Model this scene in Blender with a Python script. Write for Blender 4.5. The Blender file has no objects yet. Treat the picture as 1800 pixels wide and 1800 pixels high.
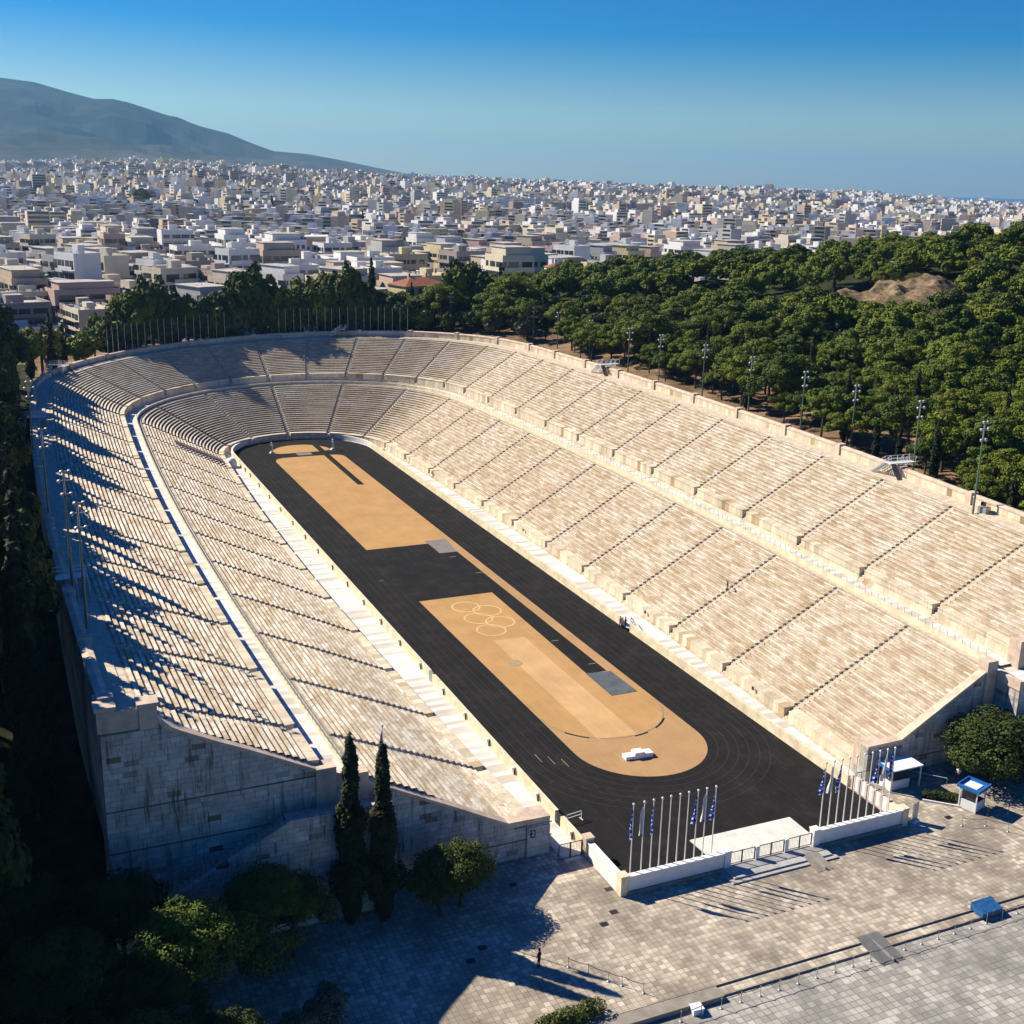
import bpy, bmesh, math, random
from mathutils import Vector, Matrix
from math import sin, cos, pi, radians, sqrt, atan2, exp, floor
random.seed(7)
scn = bpy.context.scene
COL = scn.collection
# ---------------------------------------------------------------- camera
CAM = Vector((-66.54, -82.94, 64.49))
YAW, PITCH, ROLL = radians(24.19), radians(15.86), radians(1.41)
cam = bpy.data.objects.new('camera', bpy.data.cameras.new('camera')); COL.objects.link(cam)
fw = Vector((sin(YAW)*cos(PITCH), cos(YAW)*cos(PITCH), -sin(PITCH)))
rt = Vector((cos(YAW), -sin(YAW), 0)); up = rt.cross(fw)
r2 = cos(ROLL)*rt+sin(ROLL)*up; u2 = -sin(ROLL)*rt+cos(ROLL)*up
cam.matrix_world = Matrix(((r2.x,u2.x,-fw.x,CAM.x),(r2.y,u2.y,-fw.y,CAM.y),(r2.z,u2.z,-fw.z,CAM.z),(0,0,0,1)))
cam.data.sensor_width = 36; cam.data.lens = 36*2057.35/1800; cam.data.clip_start = 1; cam.data.clip_end = 60000
scn.camera = cam
# ---------------------------------------------------------------- sky, sun, exposure
SUN = Vector((-.84, .95, 1.0)).normalized()
el = math.asin(SUN.z); az = atan2(SUN.x, SUN.y)
w = bpy.data.worlds.new('World'); scn.world = w; w.use_nodes = True
nt = w.node_tree; bg = nt.nodes['Background']; sky = nt.nodes.new('ShaderNodeTexSky')
sky.sky_type = 'NISHITA'; sky.sun_disc = False; sky.sun_elevation = el; sky.sun_rotation = az
sky.air_density = 1.1; sky.dust_density = .3; sky.ozone_density = 5.0; sky.altitude = 100
hs = nt.nodes.new('ShaderNodeHueSaturation'); hs.inputs['Hue'].default_value = .522; hs.inputs['Saturation'].default_value = 2.05; nt.links.new(sky.outputs[0], hs.inputs['Color']); nt.links.new(hs.outputs[0], bg.inputs[0]); bg.inputs[1].default_value = .057
sun = bpy.data.objects.new('sun', bpy.data.lights.new('sun', 'SUN')); COL.objects.link(sun)
sun.data.energy = 5.0; sun.data.angle = radians(.5); sun.data.color = (1, .90, .74)
sun.rotation_euler = SUN.to_track_quat('Z', 'Y').to_euler(); sun.location = (0, 0, 200)
vs = scn.view_settings; vs.view_transform = 'Standard'; vs.look = 'None'; vs.exposure = .75; vs.gamma = 1
scn.cycles.max_bounces = 5; scn.cycles.volume_bounces = 0; scn.cycles.diffuse_bounces = 1
scn.cycles.transparent_max_bounces = 6
# ---------------------------------------------------------------- object helpers
def link(o, parent=None):
    COL.objects.link(o)
    if parent is not None: o.parent = parent
    return o
def tag(o, label=None, cat=None, group=None, kind=None):
    if label: o['label'] = label
    if cat: o['category'] = cat
    if group: o['group'] = group
    if kind: o['kind'] = kind
    return o
def empty(name, loc, label, cat, group=None, rz=0):
    o = bpy.data.objects.new(name, None); o.location = loc; o.rotation_euler = (0, 0, rz); o.empty_display_size = .5
    link(o); return tag(o, label, cat, group)
def copy_tree(o, parent=None):
    c = o.copy(); COL.objects.link(c); c.parent = parent
    for ch in list(o.children): copy_tree(ch, c)
    return c
class MB:
    def __init__(s): s.v = []; s.f = []; s.m = []; s.uv = []; s.ic = 0; s.useuv = False
    def quad(s, a, b, c, d, mi=0, uv=None):
        n = len(s.v); s.v += [tuple(a), tuple(b), tuple(c), tuple(d)]; s.f.append((n, n+1, n+2, n+3)); s.m.append(mi)
        if uv: s.useuv = True
        s.uv.append(uv or [(0, 0)]*4)
    def tri(s, a, b, c, mi=0):
        n = len(s.v); s.v += [tuple(a), tuple(b), tuple(c)]; s.f.append((n, n+1, n+2)); s.m.append(mi); s.uv.append([(0, 0)]*3)
    def poly(s, pts, mi=0):
        n = len(s.v); s.v += [tuple(p) for p in pts]; s.f.append(tuple(range(n, n+len(pts)))); s.m.append(mi); s.uv.append([(0, 0)]*len(pts))
    def box(s, x0, x1, y0, y1, z0, z1, mi=0, M=None, top=None):
        c = [Vector(p) for p in ((x0,y0,z0),(x1,y0,z0),(x1,y1,z0),(x0,y1,z0),(x0,y0,z1),(x1,y0,z1),(x1,y1,z1),(x0,y1,z1))]
        if M is not None: c = [M @ p for p in c]
        n = len(s.v); s.v += [tuple(p) for p in c]
        for i, q in enumerate(((0,3,2,1),(4,5,6,7),(0,1,5,4),(1,2,6,5),(2,3,7,6),(3,0,4,7))):
            s.f.append(tuple(n+k for k in q)); s.m.append(top if (top is not None and i == 1) else mi); s.uv.append([(0, 0)]*4)
    def tube(s, p, q, r0, r1=None, n=6, mi=0, cap=True):
        p = Vector(p); q = Vector(q); r1 = r0 if r1 is None else r1
        d = (q-p)
        if d.length < 1e-6: return
        d.normalize(); a = d.orthogonal().normalized(); b = d.cross(a)
        k = len(s.v)
        for i in range(n):
            t = 2*pi*i/n; o = a*cos(t)+b*sin(t); s.v.append(tuple(p+o*r0)); s.v.append(tuple(q+o*r1))
        for i in range(n):
            j = (i+1) % n; s.f.append((k+2*i, k+2*j, k+2*j+1, k+2*i+1)); s.m.append(mi); s.uv.append([(0, 0)]*4)
        if cap:
            s.f.append(tuple(k+2*i+1 for i in range(n))); s.m.append(mi); s.uv.append([(0, 0)]*n)
            s.f.append(tuple(k+2*i for i in reversed(range(n)))); s.m.append(mi); s.uv.append([(0, 0)]*n)
    def lathe(s, prof, n=12, c=(0, 0, 0), mi=0):
        k = len(s.v)
        for r, z in prof:
            for i in range(n):
                t = 2*pi*i/n; s.v.append((c[0]+r*cos(t), c[1]+r*sin(t), c[2]+z))
        for j in range(len(prof)-1):
            for i in range(n):
                i2 = (i+1) % n; s.f.append((k+j*n+i, k+j*n+i2, k+(j+1)*n+i2, k+(j+1)*n+i)); s.m.append(mi); s.uv.append([(0, 0)]*4)
    def mesh(s, name, mats, smooth=False):
        me = bpy.data.meshes.new(name); me.from_pydata(s.v, [], s.f)
        for m in (mats if isinstance(mats, (list, tuple)) else [mats]): me.materials.append(m)
        if any(s.m): me.polygons.foreach_set('material_index', s.m)
        if s.useuv:
            l = me.uv_layers.new(name='UVMap'); flat = []
            for u in s.uv:
                for a in u: flat += [a[0], a[1]]
            l.data.foreach_set('uv', flat)
        if smooth: me.polygons.foreach_set('use_smooth', [True]*len(me.polygons))
        me.update(); return me
    def build(s, name, mats, parent=None, smooth=False):
        return link(bpy.data.objects.new(name, s.mesh(name, mats, smooth)), parent)
def TR(x, y, z, rz=0): return Matrix.Translation((x, y, z)) @ Matrix.Rotation(rz, 4, 'Z')
# ---------------------------------------------------------------- material helpers
class NT:
    def __init__(s, name, rough=.9, spec=.2, metal=0):
        s.m = bpy.data.materials.new(name); s.m.use_nodes = True; s.t = s.m.node_tree; s.b = s.t.nodes['Principled BSDF']
        s.b.inputs['Roughness'].default_value = rough; s.b.inputs['Specular IOR Level'].default_value = spec; s.b.inputs['Metallic'].default_value = metal
    def n(s, typ, **kw):
        o = s.t.nodes.new(typ)
        for k, v in kw.items():
            if k in o.inputs.keys(): 
                if hasattr(v, 'is_output'): s.t.links.new(v, o.inputs[k])
                else: o.inputs[k].default_value = v
            else: setattr(o, k, v)
        return o
    def lk(s, a, b): s.t.links.new(a, b)
    def obj(s): return s.n('ShaderNodeTexCoord').outputs['Object']
    def pos(s): return s.n('ShaderNodeNewGeometry').outputs['Position']
    def uv(s): return s.n('ShaderNodeTexCoord').outputs['UV']
    def math(s, op, a, b=0, c=None):
        o = s.t.nodes.new('ShaderNodeMath'); o.operation = op
        for i, v in enumerate((a, b) if c is None else (a, b, c)):
            if hasattr(v, 'is_output'): s.lk(v, o.inputs[i])
            else: o.inputs[i].default_value = v
        return o.outputs[0]
    def noise(s, vec, scale, detail=3, rough=.6):
        o = s.n('ShaderNodeTexNoise'); o.inputs['Scale'].default_value = scale; o.inputs['Detail'].default_value = detail; o.inputs['Roughness'].default_value = rough
        s.lk(vec, o.inputs['Vector']); return o.outputs['Fac']
    def mapv(s, vec, sc=(1, 1, 1), rot=(0, 0, 0), loc=(0, 0, 0)):
        o = s.n('ShaderNodeMapping'); o.inputs['Scale'].default_value = sc; o.inputs['Rotation'].default_value = rot; o.inputs['Location'].default_value = loc
        s.lk(vec, o.inputs['Vector']); return o.outputs[0]
    def ramp(s, fac, stops):
        o = s.n('ShaderNodeValToRGB'); cr = o.color_ramp
        while len(cr.elements) < len(stops): cr.elements.new(.5)
        for e, (p, c) in zip(cr.elements, stops): e.position = p; e.color = (c[0], c[1], c[2], 1) if hasattr(c, '__len__') else (c, c, c, 1)
        s.lk(fac, o.inputs[0]); return o.outputs[0]
    def mix(s, fac, a, b, mode='MIX'):
        o = s.n('ShaderNodeMixRGB'); o.blend_type = mode
        for i, v in enumerate((fac, a, b)):
            if hasattr(v, 'is_output'): s.lk(v, o.inputs[i])
            elif hasattr(v, '__len__'): o.inputs[i].default_value = (v[0], v[1], v[2], 1)
            else: o.inputs[i].default_value = v
        return o.outputs[0]
    def col(s, c):
        if hasattr(c, 'is_output'): s.lk(c, s.b.inputs['Base Color'])
        else: s.b.inputs['Base Color'].default_value = (c[0], c[1], c[2], 1)
        return s
    def bump(s, h, st=.3, dist=.05):
        o = s.n('ShaderNodeBump'); o.inputs['Strength'].default_value = st; o.inputs['Distance'].default_value = dist
        s.lk(h, o.inputs['Height']); s.lk(o.outputs[0], s.b.inputs['Normal']); return s
def sep(m, v):
    o = m.n('ShaderNodeSeparateXYZ'); m.lk(v, o.inputs[0]); return o.outputs
def comb(m, x, y, z=0):
    o = m.n('ShaderNodeCombineXYZ')
    for i, v in enumerate((x, y, z)):
        if hasattr(v, 'is_output'): m.lk(v, o.inputs[i])
        else: o.inputs[i].default_value = v
    return o.outputs[0]
def wn(m, v):
    o = m.n('ShaderNodeTexWhiteNoise'); o.noise_dimensions = '3D'; m.lk(v, o.inputs['Vector']); return o.outputs['Value']
def plain(name, c, rough=.8, var=.15, scale=2, spec=.2, metal=0):
    m = NT(name, rough, spec, metal); f = m.noise(m.obj(), scale, 4)
    m.col(m.mix(m.ramp(f, [(.3, 0), (.7, 1)]), [x*(1-var) for x in c], [min(1, x*(1+var)) for x in c])); return m.m
# seat marble: UV = (metres along the row, row index)
def marble_seat():
    m = NT('seat_marble', .85, .2)
    u = sep(m, m.uv()); row = m.math('FLOOR', u[1]); off = m.math('MULTIPLY', row, .437)
    blk = m.math('FLOOR', m.math('ADD', m.math('MULTIPLY', u[0], .62), off))
    rnd = wn(m, comb(m, blk, row, 0)); 
    c = m.ramp(rnd, [(0, (.46, .36, .24)), (.18, (.62, .525, .39)), (.5, (.71, .62, .48)), (.85, (.78, .71, .575)), (1, (.88, .845, .76))])
    P = m.pos(); big = m.noise(m.mapv(P, (.13, .13, .13)), 1, 5, .7); c = m.mix(m.ramp(big, [(.48, 0), (.62, .7)]), c, (.86, .82, .72))
    st = m.noise(comb(m, m.math('MULTIPLY', u[0], .35), m.math('MULTIPLY', u[1], 1.1)), 1.0, 6, .72)
    c = m.mix(m.ramp(st, [(.47, 0), (.59, .80)]), c, (.38, .25, .125))
    sp = m.noise(P, 1.7, 5, .75); c = m.mix(m.ramp(sp, [(.56, 0), (.68, .65)]), c, (.22, .165, .085))
    c = m.mix(.25, c, (.58, .495, .365)); jx = m.math('FRACT', m.math('ADD', m.math('MULTIPLY', u[0], .62), off)); j = m.math('LESS_THAN', jx, .035); fv = m.math('FRACT', u[1]); gr = m.math('GREATER_THAN', fv, .79); c = m.mix(m.math('MULTIPLY', gr, .45), c, (.17, .12, .075)); riser_shade = m.math('LESS_THAN', fv, .44); c = m.mix(m.math('MULTIPLY', riser_shade, .2), c, (.30, .22, .14))  # foot channel and lower riser browned: row shadow lines painted into the marble colour
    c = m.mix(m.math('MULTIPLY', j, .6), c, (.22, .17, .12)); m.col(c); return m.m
def marble_wall(name, base, stain, sc=1.0, joint=.7, bw=1.3, bh=.6, axis='xz', rough=1.0):
    m = NT(name, .85, .2); P = m.pos(); s_ = sep(m, P); h_ = s_[0] if axis == 'xz' else s_[1]
    row = m.math('FLOOR', m.math('DIVIDE', s_[2], bh)); u_ = m.math('ADD', m.math('DIVIDE', h_, bw), m.math('MULTIPLY', wn(m, comb(m, row, 3, 1)), 5)); r = wn(m, comb(m, m.math('FLOOR', u_), row, 0))
    c = m.ramp(r, [(0, [x*.50 for x in stain]), (.018, stain), (.05, [x*.72 for x in base]), (.12, [x*.88 for x in base]), (.5, base), (.9, [min(1, x*1.15) for x in base]), (1, [min(1, x*1.3) for x in base])])
    f = m.noise(P, .22*sc, 6, .72); c = m.mix(m.ramp(f, [(.42, 0), (.66, .75*rough)]), c, [(x+y)*.42 for x, y in zip(stain, base)])
    fj = m.noise(P, 1.1, 4, .7); jx = m.math('LESS_THAN', m.math('FRACT', u_), .05); jz = m.math('LESS_THAN', m.math('FRACT', m.math('DIVIDE', s_[2], bh)), .09); j = m.math('MULTIPLY', m.math('MAXIMUM', jx, jz), m.ramp(fj, [(.38, .15), (.62, 1)]))
    c = m.mix(m.math('MULTIPLY', j, joint), c, [x*.22 for x in base])
    f2 = m.noise(m.mapv(P, (1, 1, .10)), .9*sc, 6, .78); c = m.mix(m.ramp(f2, [(.53, 0), (.66, .85*rough)]), c, [x*.28 for x in stain])
    f3 = m.noise(P, 2.6, 5, .8); c = m.mix(m.ramp(f3, [(.62, 0), (.70, .8*rough)]), c, [x*.2 for x in stain])
    m.col(c); m.bump(f3, .5, .05); return m.m
M = {}
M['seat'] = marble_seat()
M['podium'] = marble_wall('podium_marble', (.68, .59, .44), (.50, .36, .19), 2, .5, 1.1, 3.0, 'yz', .55)
M['wall'] = marble_wall('ashlar_marble', (.56, .54, .49), (.30, .22, .14), 1.5, .8, 1.15, .5)
M['coping'] = plain('coping_marble', (.60, .47, .36), .8, .25, .8)
M['parapet'] = plain('parapet_marble', (.70, .61, .43), .8, .22, .7)
M['parapet_white'] = plain('white_marble', (.80, .78, .74), .75, .08, 1.2)
M['step'] = plain('step_marble', (.55, .47, .36), .85, .25, 1.5)
def floor_mat():
    m = NT('walkway_marble', .8, .2); s_ = sep(m, m.pos())
    k = m.math('FLOOR', m.math('MULTIPLY', s_[1], 1.15)); r = wn(m, comb(m, k, 0, 0)); f = m.noise(m.mapv(m.pos(), (1, 3, 1)), .5, 5, .7)
    c = m.ramp(r, [(0, (.50, .46, .39)), (.4, (.68, .655, .61)), (1, (.76, .745, .71))]); c = m.mix(m.ramp(f, [(.5, 0), (.72, .6)]), c, (.46, .40, .30)); m.col(c); return m.m
M['floor'] = floor_mat()
def track_mat():
    m = NT('dark_track', .95, .08); P = m.pos(); f = m.noise(P, .25, 6, .7); g = m.noise(m.mapv(P, (1.6, .06, 1)), 1, 4)
    c = m.ramp(f, [(.3, (.013, .0125, .013)), (.55, (.020, .019, .0185)), (.8, (.045, .038, .032))]); c = m.mix(m.ramp(g, [(.5, 0), (.7, .5)]), c, (.012, .012, .013)); k_ = m.noise(P, .9, 7, .8); c = m.mix(m.ramp(k_, [(.56, 0), (.72, .5)]), c, (.075, .062, .05)); gg = m.noise(m.mapv(P, (6, .03, 1)), 1, 2); c = m.mix(m.ramp(gg, [(.6, 0), (.68, .35)]), c, (.05, .045, .04)); m.col(c); return m.m
M['track'] = track_mat()
def sand_mat(name, c0):
    m = NT(name, .95, .1); P = m.pos(); f = m.noise(P, .18, 6, .65); g = m.noise(m.mapv(P, (2.2, .08, 1)), 1, 3); h = m.noise(P, 3, 3)
    c = m.ramp(f, [(.3, [x*.84 for x in c0]), (.7, [x*1.10 for x in c0])]); c = m.mix(m.ramp(g, [(.5, 0), (.62, .25)]), c, [x*1.18 for x in c0]); c = m.mix(m.ramp(h, [(.6, 0), (.75, .25)]), c, [x*.7 for x in c0]); m.col(c); return m.m
M['sand'] = sand_mat('ochre_sand', (.46, .275, .115)); M['sand_light'] = sand_mat('pale_sand', (.56, .355, .17)); M['sand_far'] = sand_mat('rosy_sand', (.42, .26, .125))
def plaza_mat(name, a, bcol, bw=.66, rot=0.0, dirt=(.26, .235, .205)):
    m = NT(name, .85, .2); P = m.mapv(m.pos(), (1, 1, 1), (0, 0, rot)); s_ = sep(m, P)
    x = m.math('DIVIDE', s_[0], bw); y = m.math('DIVIDE', s_[1], bw); r = wn(m, comb(m, m.math('FLOOR', x), m.math('FLOOR', y), 0))
    c = m.ramp(r, [(0, a), (.45, [(p+q)/2 for p, q in zip(a, bcol)]), (.8, bcol), (1, [min(1, q*1.15) for q in bcol])])
    jx = m.math('LESS_THAN', m.math('FRACT', x), .13); jy = m.math('LESS_THAN', m.math('FRACT', y), .13); j = m.math('MAXIMUM', jx, jy)
    f = m.noise(m.pos(), .13, 5, .65); c = m.mix(m.ramp(f, [(.42, 0), (.62, .8)]), c, dirt)
    fj = m.noise(m.pos(), .5, 4, .7); c = m.mix(m.math('MULTIPLY', j, m.ramp(fj, [(.35, .25), (.65, .8)])), c, (.12, .105, .09))
    g = m.noise(m.pos(), .9, 5, .7); c = m.mix(m.ramp(g, [(.6, 0), (.75, .5)]), c, [x*.6 for x in dirt]); m.col(c); return m.m
M['plaza'] = plaza_mat('plaza_paving', (.34, .29, .225), (.58, .505, .395), .56, 0.0, (.20, .17, .135))
M['road'] = plaza_mat('road_paving', (.29, .275, .24), (.47, .445, .395), .66, 0, (.20, .195, .175))
M['stepstone'] = plain('step_stone', (.27, .24, .20), .85, .25, .8)
M['slab'] = plain('entrance_slab', (.66, .65, .58), .8, .15, .9)
M['metal_dark'] = plain('dark_metal', (.05, .05, .055), .5, .1, 2, .5, .6)
M['metal_grey'] = plain('grey_metal', (.42, .43, .44), .45, .1, 2, .5, .5)
M['metal_white'] = plain('white_metal', (.74, .75, .76), .5, .06, 2, .4)
M['pole_green'] = plain('green_pole', (.10, .17, .13), .5, .1, 1, .4)
M['pole_white'] = plain('pole_white', (.80, .79, .76), .4, .05, 1, .5)
M['white'] = plain('white_paint', (.86, .86, .88), .6, .03, 1)
M['blue'] = plain('blue_paint', (.02, .15, .42), .5, .15, 2, .4)
M['tarp'] = plain('blue_tarp', (.02, .11, .27), .5, .45, 2.5, .4)
M['rubber'] = plain('grey_rubber', (.15, .15, .145), .8, .2, 1)
M['pad'] = plain('grey_pad', (.10, .115, .125), .6, .25, .5)
M['pad_light'] = plain('pale_pad', (.21, .19, .18), .7, .15, .5)
M['glass'] = plain('dark_glass', (.03, .04, .05), .15, .1, 1, .6)
M['skin'] = plain('skin', (.45, .28, .19), .6, .05); M['cloth_dark'] = plain('dark_clothes', (.03, .03, .04), .9, .2, 8); M['cloth_white'] = plain('white_shirt', (.75, .75, .76), .9, .08, 8)
M['cloth_maroon'] = plain('maroon_clothes', (.14, .03, .04), .9, .2, 8); M['jeans'] = plain('jeans', (.06, .08, .14), .9, .2, 8); M['hair'] = plain('hair', (.02, .014, .01), .7, .2, 8)
def leaf(name, c, c2, tr=.12):
    m = NT(name, .75, .25); g = m.n('ShaderNodeNewGeometry'); r = g.outputs['Random Per Island'] 
    o = m.n('ShaderNodeObjectInfo').outputs['Random']; f = m.noise(m.obj(), .55, 2)
    c_ = m.mix(r, c, c2); c_ = m.mix(m.ramp(f, [(.35, 0), (.65, .55)]), c_, [x*1.35 for x in c2]); c_ = m.mix(m.math('MULTIPLY', o, .45), c_, (c2[0]*1.5, c2[1]*1.1, c2[2]*.8)); c_ = m.mix(m.ramp(o, [(.0, .5), (.45, 0)]), c_, (c[0]*.7, c[1]*.75, c[2]*1.1)); m.col(c_)
    return m.m
M['pine'] = leaf('pine_needles', (.022, .050, .006), (.115, .16, .010)); M['cypress'] = leaf('cypress_leaves', (.010, .018, .007), (.022, .034, .011))
M['pine_dark'] = leaf('shade_toned_needles', (.014, .030, .006), (.040, .062, .010)); M['olive'] = leaf('olive_leaves', (.055, .075, .040), (.11, .13, .08)); M['broad'] = leaf('broad_leaves', (.016, .032, .006), (.055, .082, .011)); M['lime'] = leaf('lime_leaves', (.09, .12, .010), (.17, .18, .018))  # the darker pine copy has tree-on-tree shade put into its leaf colour
M['bark'] = plain('bark', (.09, .065, .045), .95, .3, 4)
def earth_mat():
    m = NT('dry_earth', .95, .1); P = m.pos(); f = m.noise(P, .12, 6, .7); g = m.noise(P, 1.2, 5, .7)
    c = m.ramp(f, [(.35, (.13, .085, .05)), (.55, (.26, .17, .10)), (.75, (.36, .26, .16))]); c = m.mix(m.ramp(g, [(.5, 0), (.7, .7)]), c, (.09, .075, .04)); m.col(c); m.bump(g, .8, .5); return m.m
M['earth'] = earth_mat()
def rock_mat():
    m = NT('bare_rock', .95, .1); P = m.pos(); f = m.noise(m.mapv(P, (.3, .3, 1.2)), .6, 6, .75); g = m.noise(P, .25, 4)
    c = m.ramp(f, [(.35, (.07, .05, .03)), (.5, (.22, .155, .095)), (.7, (.40, .30, .19))]); c = m.mix(m.ramp(g, [(.5, 0), (.6, .7)]), c, (.09, .085, .04)); m.col(c); m.bump(f, 1, .8); return m.m
M['rock'] = rock_mat()
# ---------------------------------------------------------------- stadium plan
W = 16.68
W0, A_, YB, Y1 = 22.01, 3.15e-4, 95.96, 185.43
def hw(y): return W0-A_*(y-YB)**2
PHI = math.atan(2*A_*(Y1-YB)); RB = hw(Y1)/cos(PHI); YC = Y1-RB*sin(PHI)
ARC = RB*(pi-2*PHI); UL = Y1+ARC+Y1         # total parameter length
def base(u):
    if u <= Y1 or u >= Y1+ARC:
        side = 1 if u <= Y1 else -1; y = u if side == 1 else UL-u
        sl = -2*A_*(y-YB); n = sqrt(1+sl*sl); return side*hw(y), y, side/n, -sl/n
    t = PHI+(u-Y1)/RB; return RB*cos(t), YC+RB*sin(t), cos(t), sin(t)
def F(x, y):
    t = min(max(y, -10), 270)/100-.8; return 1+.075*t-.036*t*t+.126*x/60
def sstep(t): t = min(max(t, 0), 1); return t*t*(3-2*t)
GX = [(24, 0), (28, .025), (32, .05), (40, .062), (57, .10), (62, .105), (70, .105)]
def gx(x):
    if x <= 24: return 0
    for (a, ga), (b, gb) in zip(GX, GX[1:]):
        if x <= b: return ga+(gb-ga)*(x-a)/(b-a)
    return .105
def fin(x, y, z):
    z = z*F(x, y)
    if x < -24 and y < 110:      # the left stand is slightly steeper towards its open end
        k = 1-gx(-x)*sstep((110-y)/98.); q = CAM+(Vector((x, y, z))-CAM)*k; x = x; return Vector((q.x, q.y, q.z))
    return Vector((x, y, z))
def S(u, d, z):
    bx_, by_, nx, ny = base(u); return fin(bx_+nx*d, by_+ny*d, z)
YF = 9.4
_uc = {}
def ustart(d, left, z=8, yt=10.2):
    k = (round(d, 2), left, yt)
    if k in _uc: return _uc[k]
    lo, hi = -5, 45
    for _ in range(40):
        m_ = (lo+hi)/2; P = S((UL-m_) if left else m_, d, z)
        if P.y > yt: hi = m_
        else: lo = m_
    _uc[k] = hi; return hi
def shift(u, d, s):              # lateral shift of s metres at offset d
    return u+s*(RB/(RB+d) if Y1 < u < Y1+ARC else 1)
ST = [25.3+14.7*k for k in range(11)]
low_st = ST+[Y1+ARC*k/6 for k in range(0, 7)]+[UL-s for s in reversed(ST)]
up_st = ST+[Y1+ARC*k/12 for k in range(0, 13)]+[UL-s for s in reversed(ST)]
def rows(d0, z0, n, run, rise):
    L = []
    for i in range(n):
        d = d0+i*run; z = z0+(i+1)*rise
        L.append((d, d+run, z))
    return L
LOW = rows(1.45, 1.55, 23, .715, .376); UPP = rows(22.6, 12.5, 21, .667, .324)
def prof_seat(R_, rise, run):
    P = []
    for i, (d, d2, z) in enumerate(R_):
        P += [(d+.07, z-rise-.09*(i > 0), 0, i), (d+.07, z-.12, .45, i), (d-.02, z-.12, .5, i), (d-.02, z, .55, i), (d+.36, z, .75, i), (d+.37, z-.09, .8, i), (d2+.07, z-.09, .98, i)]
    return P
def sweep(mb, ua, ub, prof, nseg, rowoff=0, closeends=False):
    g = []
    for (d, z, fv, i) in prof:
        a = ua(d); b = ub(d); line = []
        for k in range(nseg+1):
            u = a+(b-a)*k/nseg; line.append((S(u, d, z), (u*(1+(d/RB if Y1 < u < Y1+ARC else 0)), rowoff+i+fv)))
        g.append(line)
    for j in range(len(g)-1):
        for k in range(nseg):
            mb.quad(g[j][k][0], g[j][k+1][0], g[j+1][k+1][0], g[j+1][k][0], 0, [g[j][k][1], g[j][k+1][1], g[j+1][k+1][1], g[j+1][k][1]])
    return g
stadium = empty('stadium', (0, 95, 0), 'horseshoe marble stadium with two tiers of seats round a dark running track', 'stadium')
stadium.location = (0, 0, 0)
def nseg(a, b): 
    return max(3, int((b-a)/1.6)) if (Y1-2 < (a+b)/2 < Y1+ARC+2) else max(3, int((b-a)/3.5))
def tier(stn, R_, rise, run, rowoff, dz_end):
    bounds = [None]+stn+[None]; prof = prof_seat(R_, rise, run); HWD = .52
    for i in range(len(bounds)-1):
        s0, s1 = bounds[i], bounds[i+1]
        ua = (lambda d, s=s0: ustart(d, False)) if s0 is None else (lambda d, s=s0: shift(s, d, HWD))
        ub = (lambda d, s=s1: UL-ustart(d, True)) if s1 is None else (lambda d, s=s1: shift(s, d, -HWD))
        mb = MB(); n = nseg(ua(10), ub(10)); g = sweep(mb, ua, ub, prof, n, rowoff)
        # end faces beside the stairs
        for e in (0, -1):
            if (e == 0 and s0 is None) or (e == -1 and s1 is None): continue
            for r in range(len(R_)):
                k = r*7; a, b_ = g[k+3][e][0], g[k+6][e][0]; dn = Vector((0, 0, rise*.9))
                q = (a, b_, b_-dn, a-dn)
                mb.quad(*(q if e == 0 else reversed(q)), 0, [(r*3.1, rowoff+r+.5)]*4)
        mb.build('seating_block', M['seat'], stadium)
    for s in stn:
        mb = MB(); n = 2
        pr = []
        for r, (d, d2, z) in enumerate(R_):
            pr += [(d+.08, z-rise*1.42, 0, r), (d+.08, z-rise*.72, .4, r), (d+.08+run*.5, z-rise*.72, .7, r), (d+.08+run*.5, z-rise*.42, .8, r), (d2+.08, z-rise*.42, 1, r)]
        sweep(mb, lambda d: shift(s, d, -HWD), lambda d: shift(s, d, HWD), pr, 1, rowoff)
        mb.build('stairway', M['step'], stadium)
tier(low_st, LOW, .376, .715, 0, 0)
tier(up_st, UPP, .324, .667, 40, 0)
def strip(name, mat, prof, u0f, u1f, segs, parent=stadium):
    mb = MB(); pr = [(d, z, 0, 0) for d, z in prof]; g = []
    sweep(mb, u0f, u1f, pr, segs); return mb.build(name, mat, parent)
uA = lambda d: ustart(d, False); uB = lambda d: UL-ustart(d, True)
US = lambda yt: (lambda d: ustart(d, False, 8, yt)); UE = lambda yt: (lambda d: UL-ustart(d, True, 8, yt))
NS = 220
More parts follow.
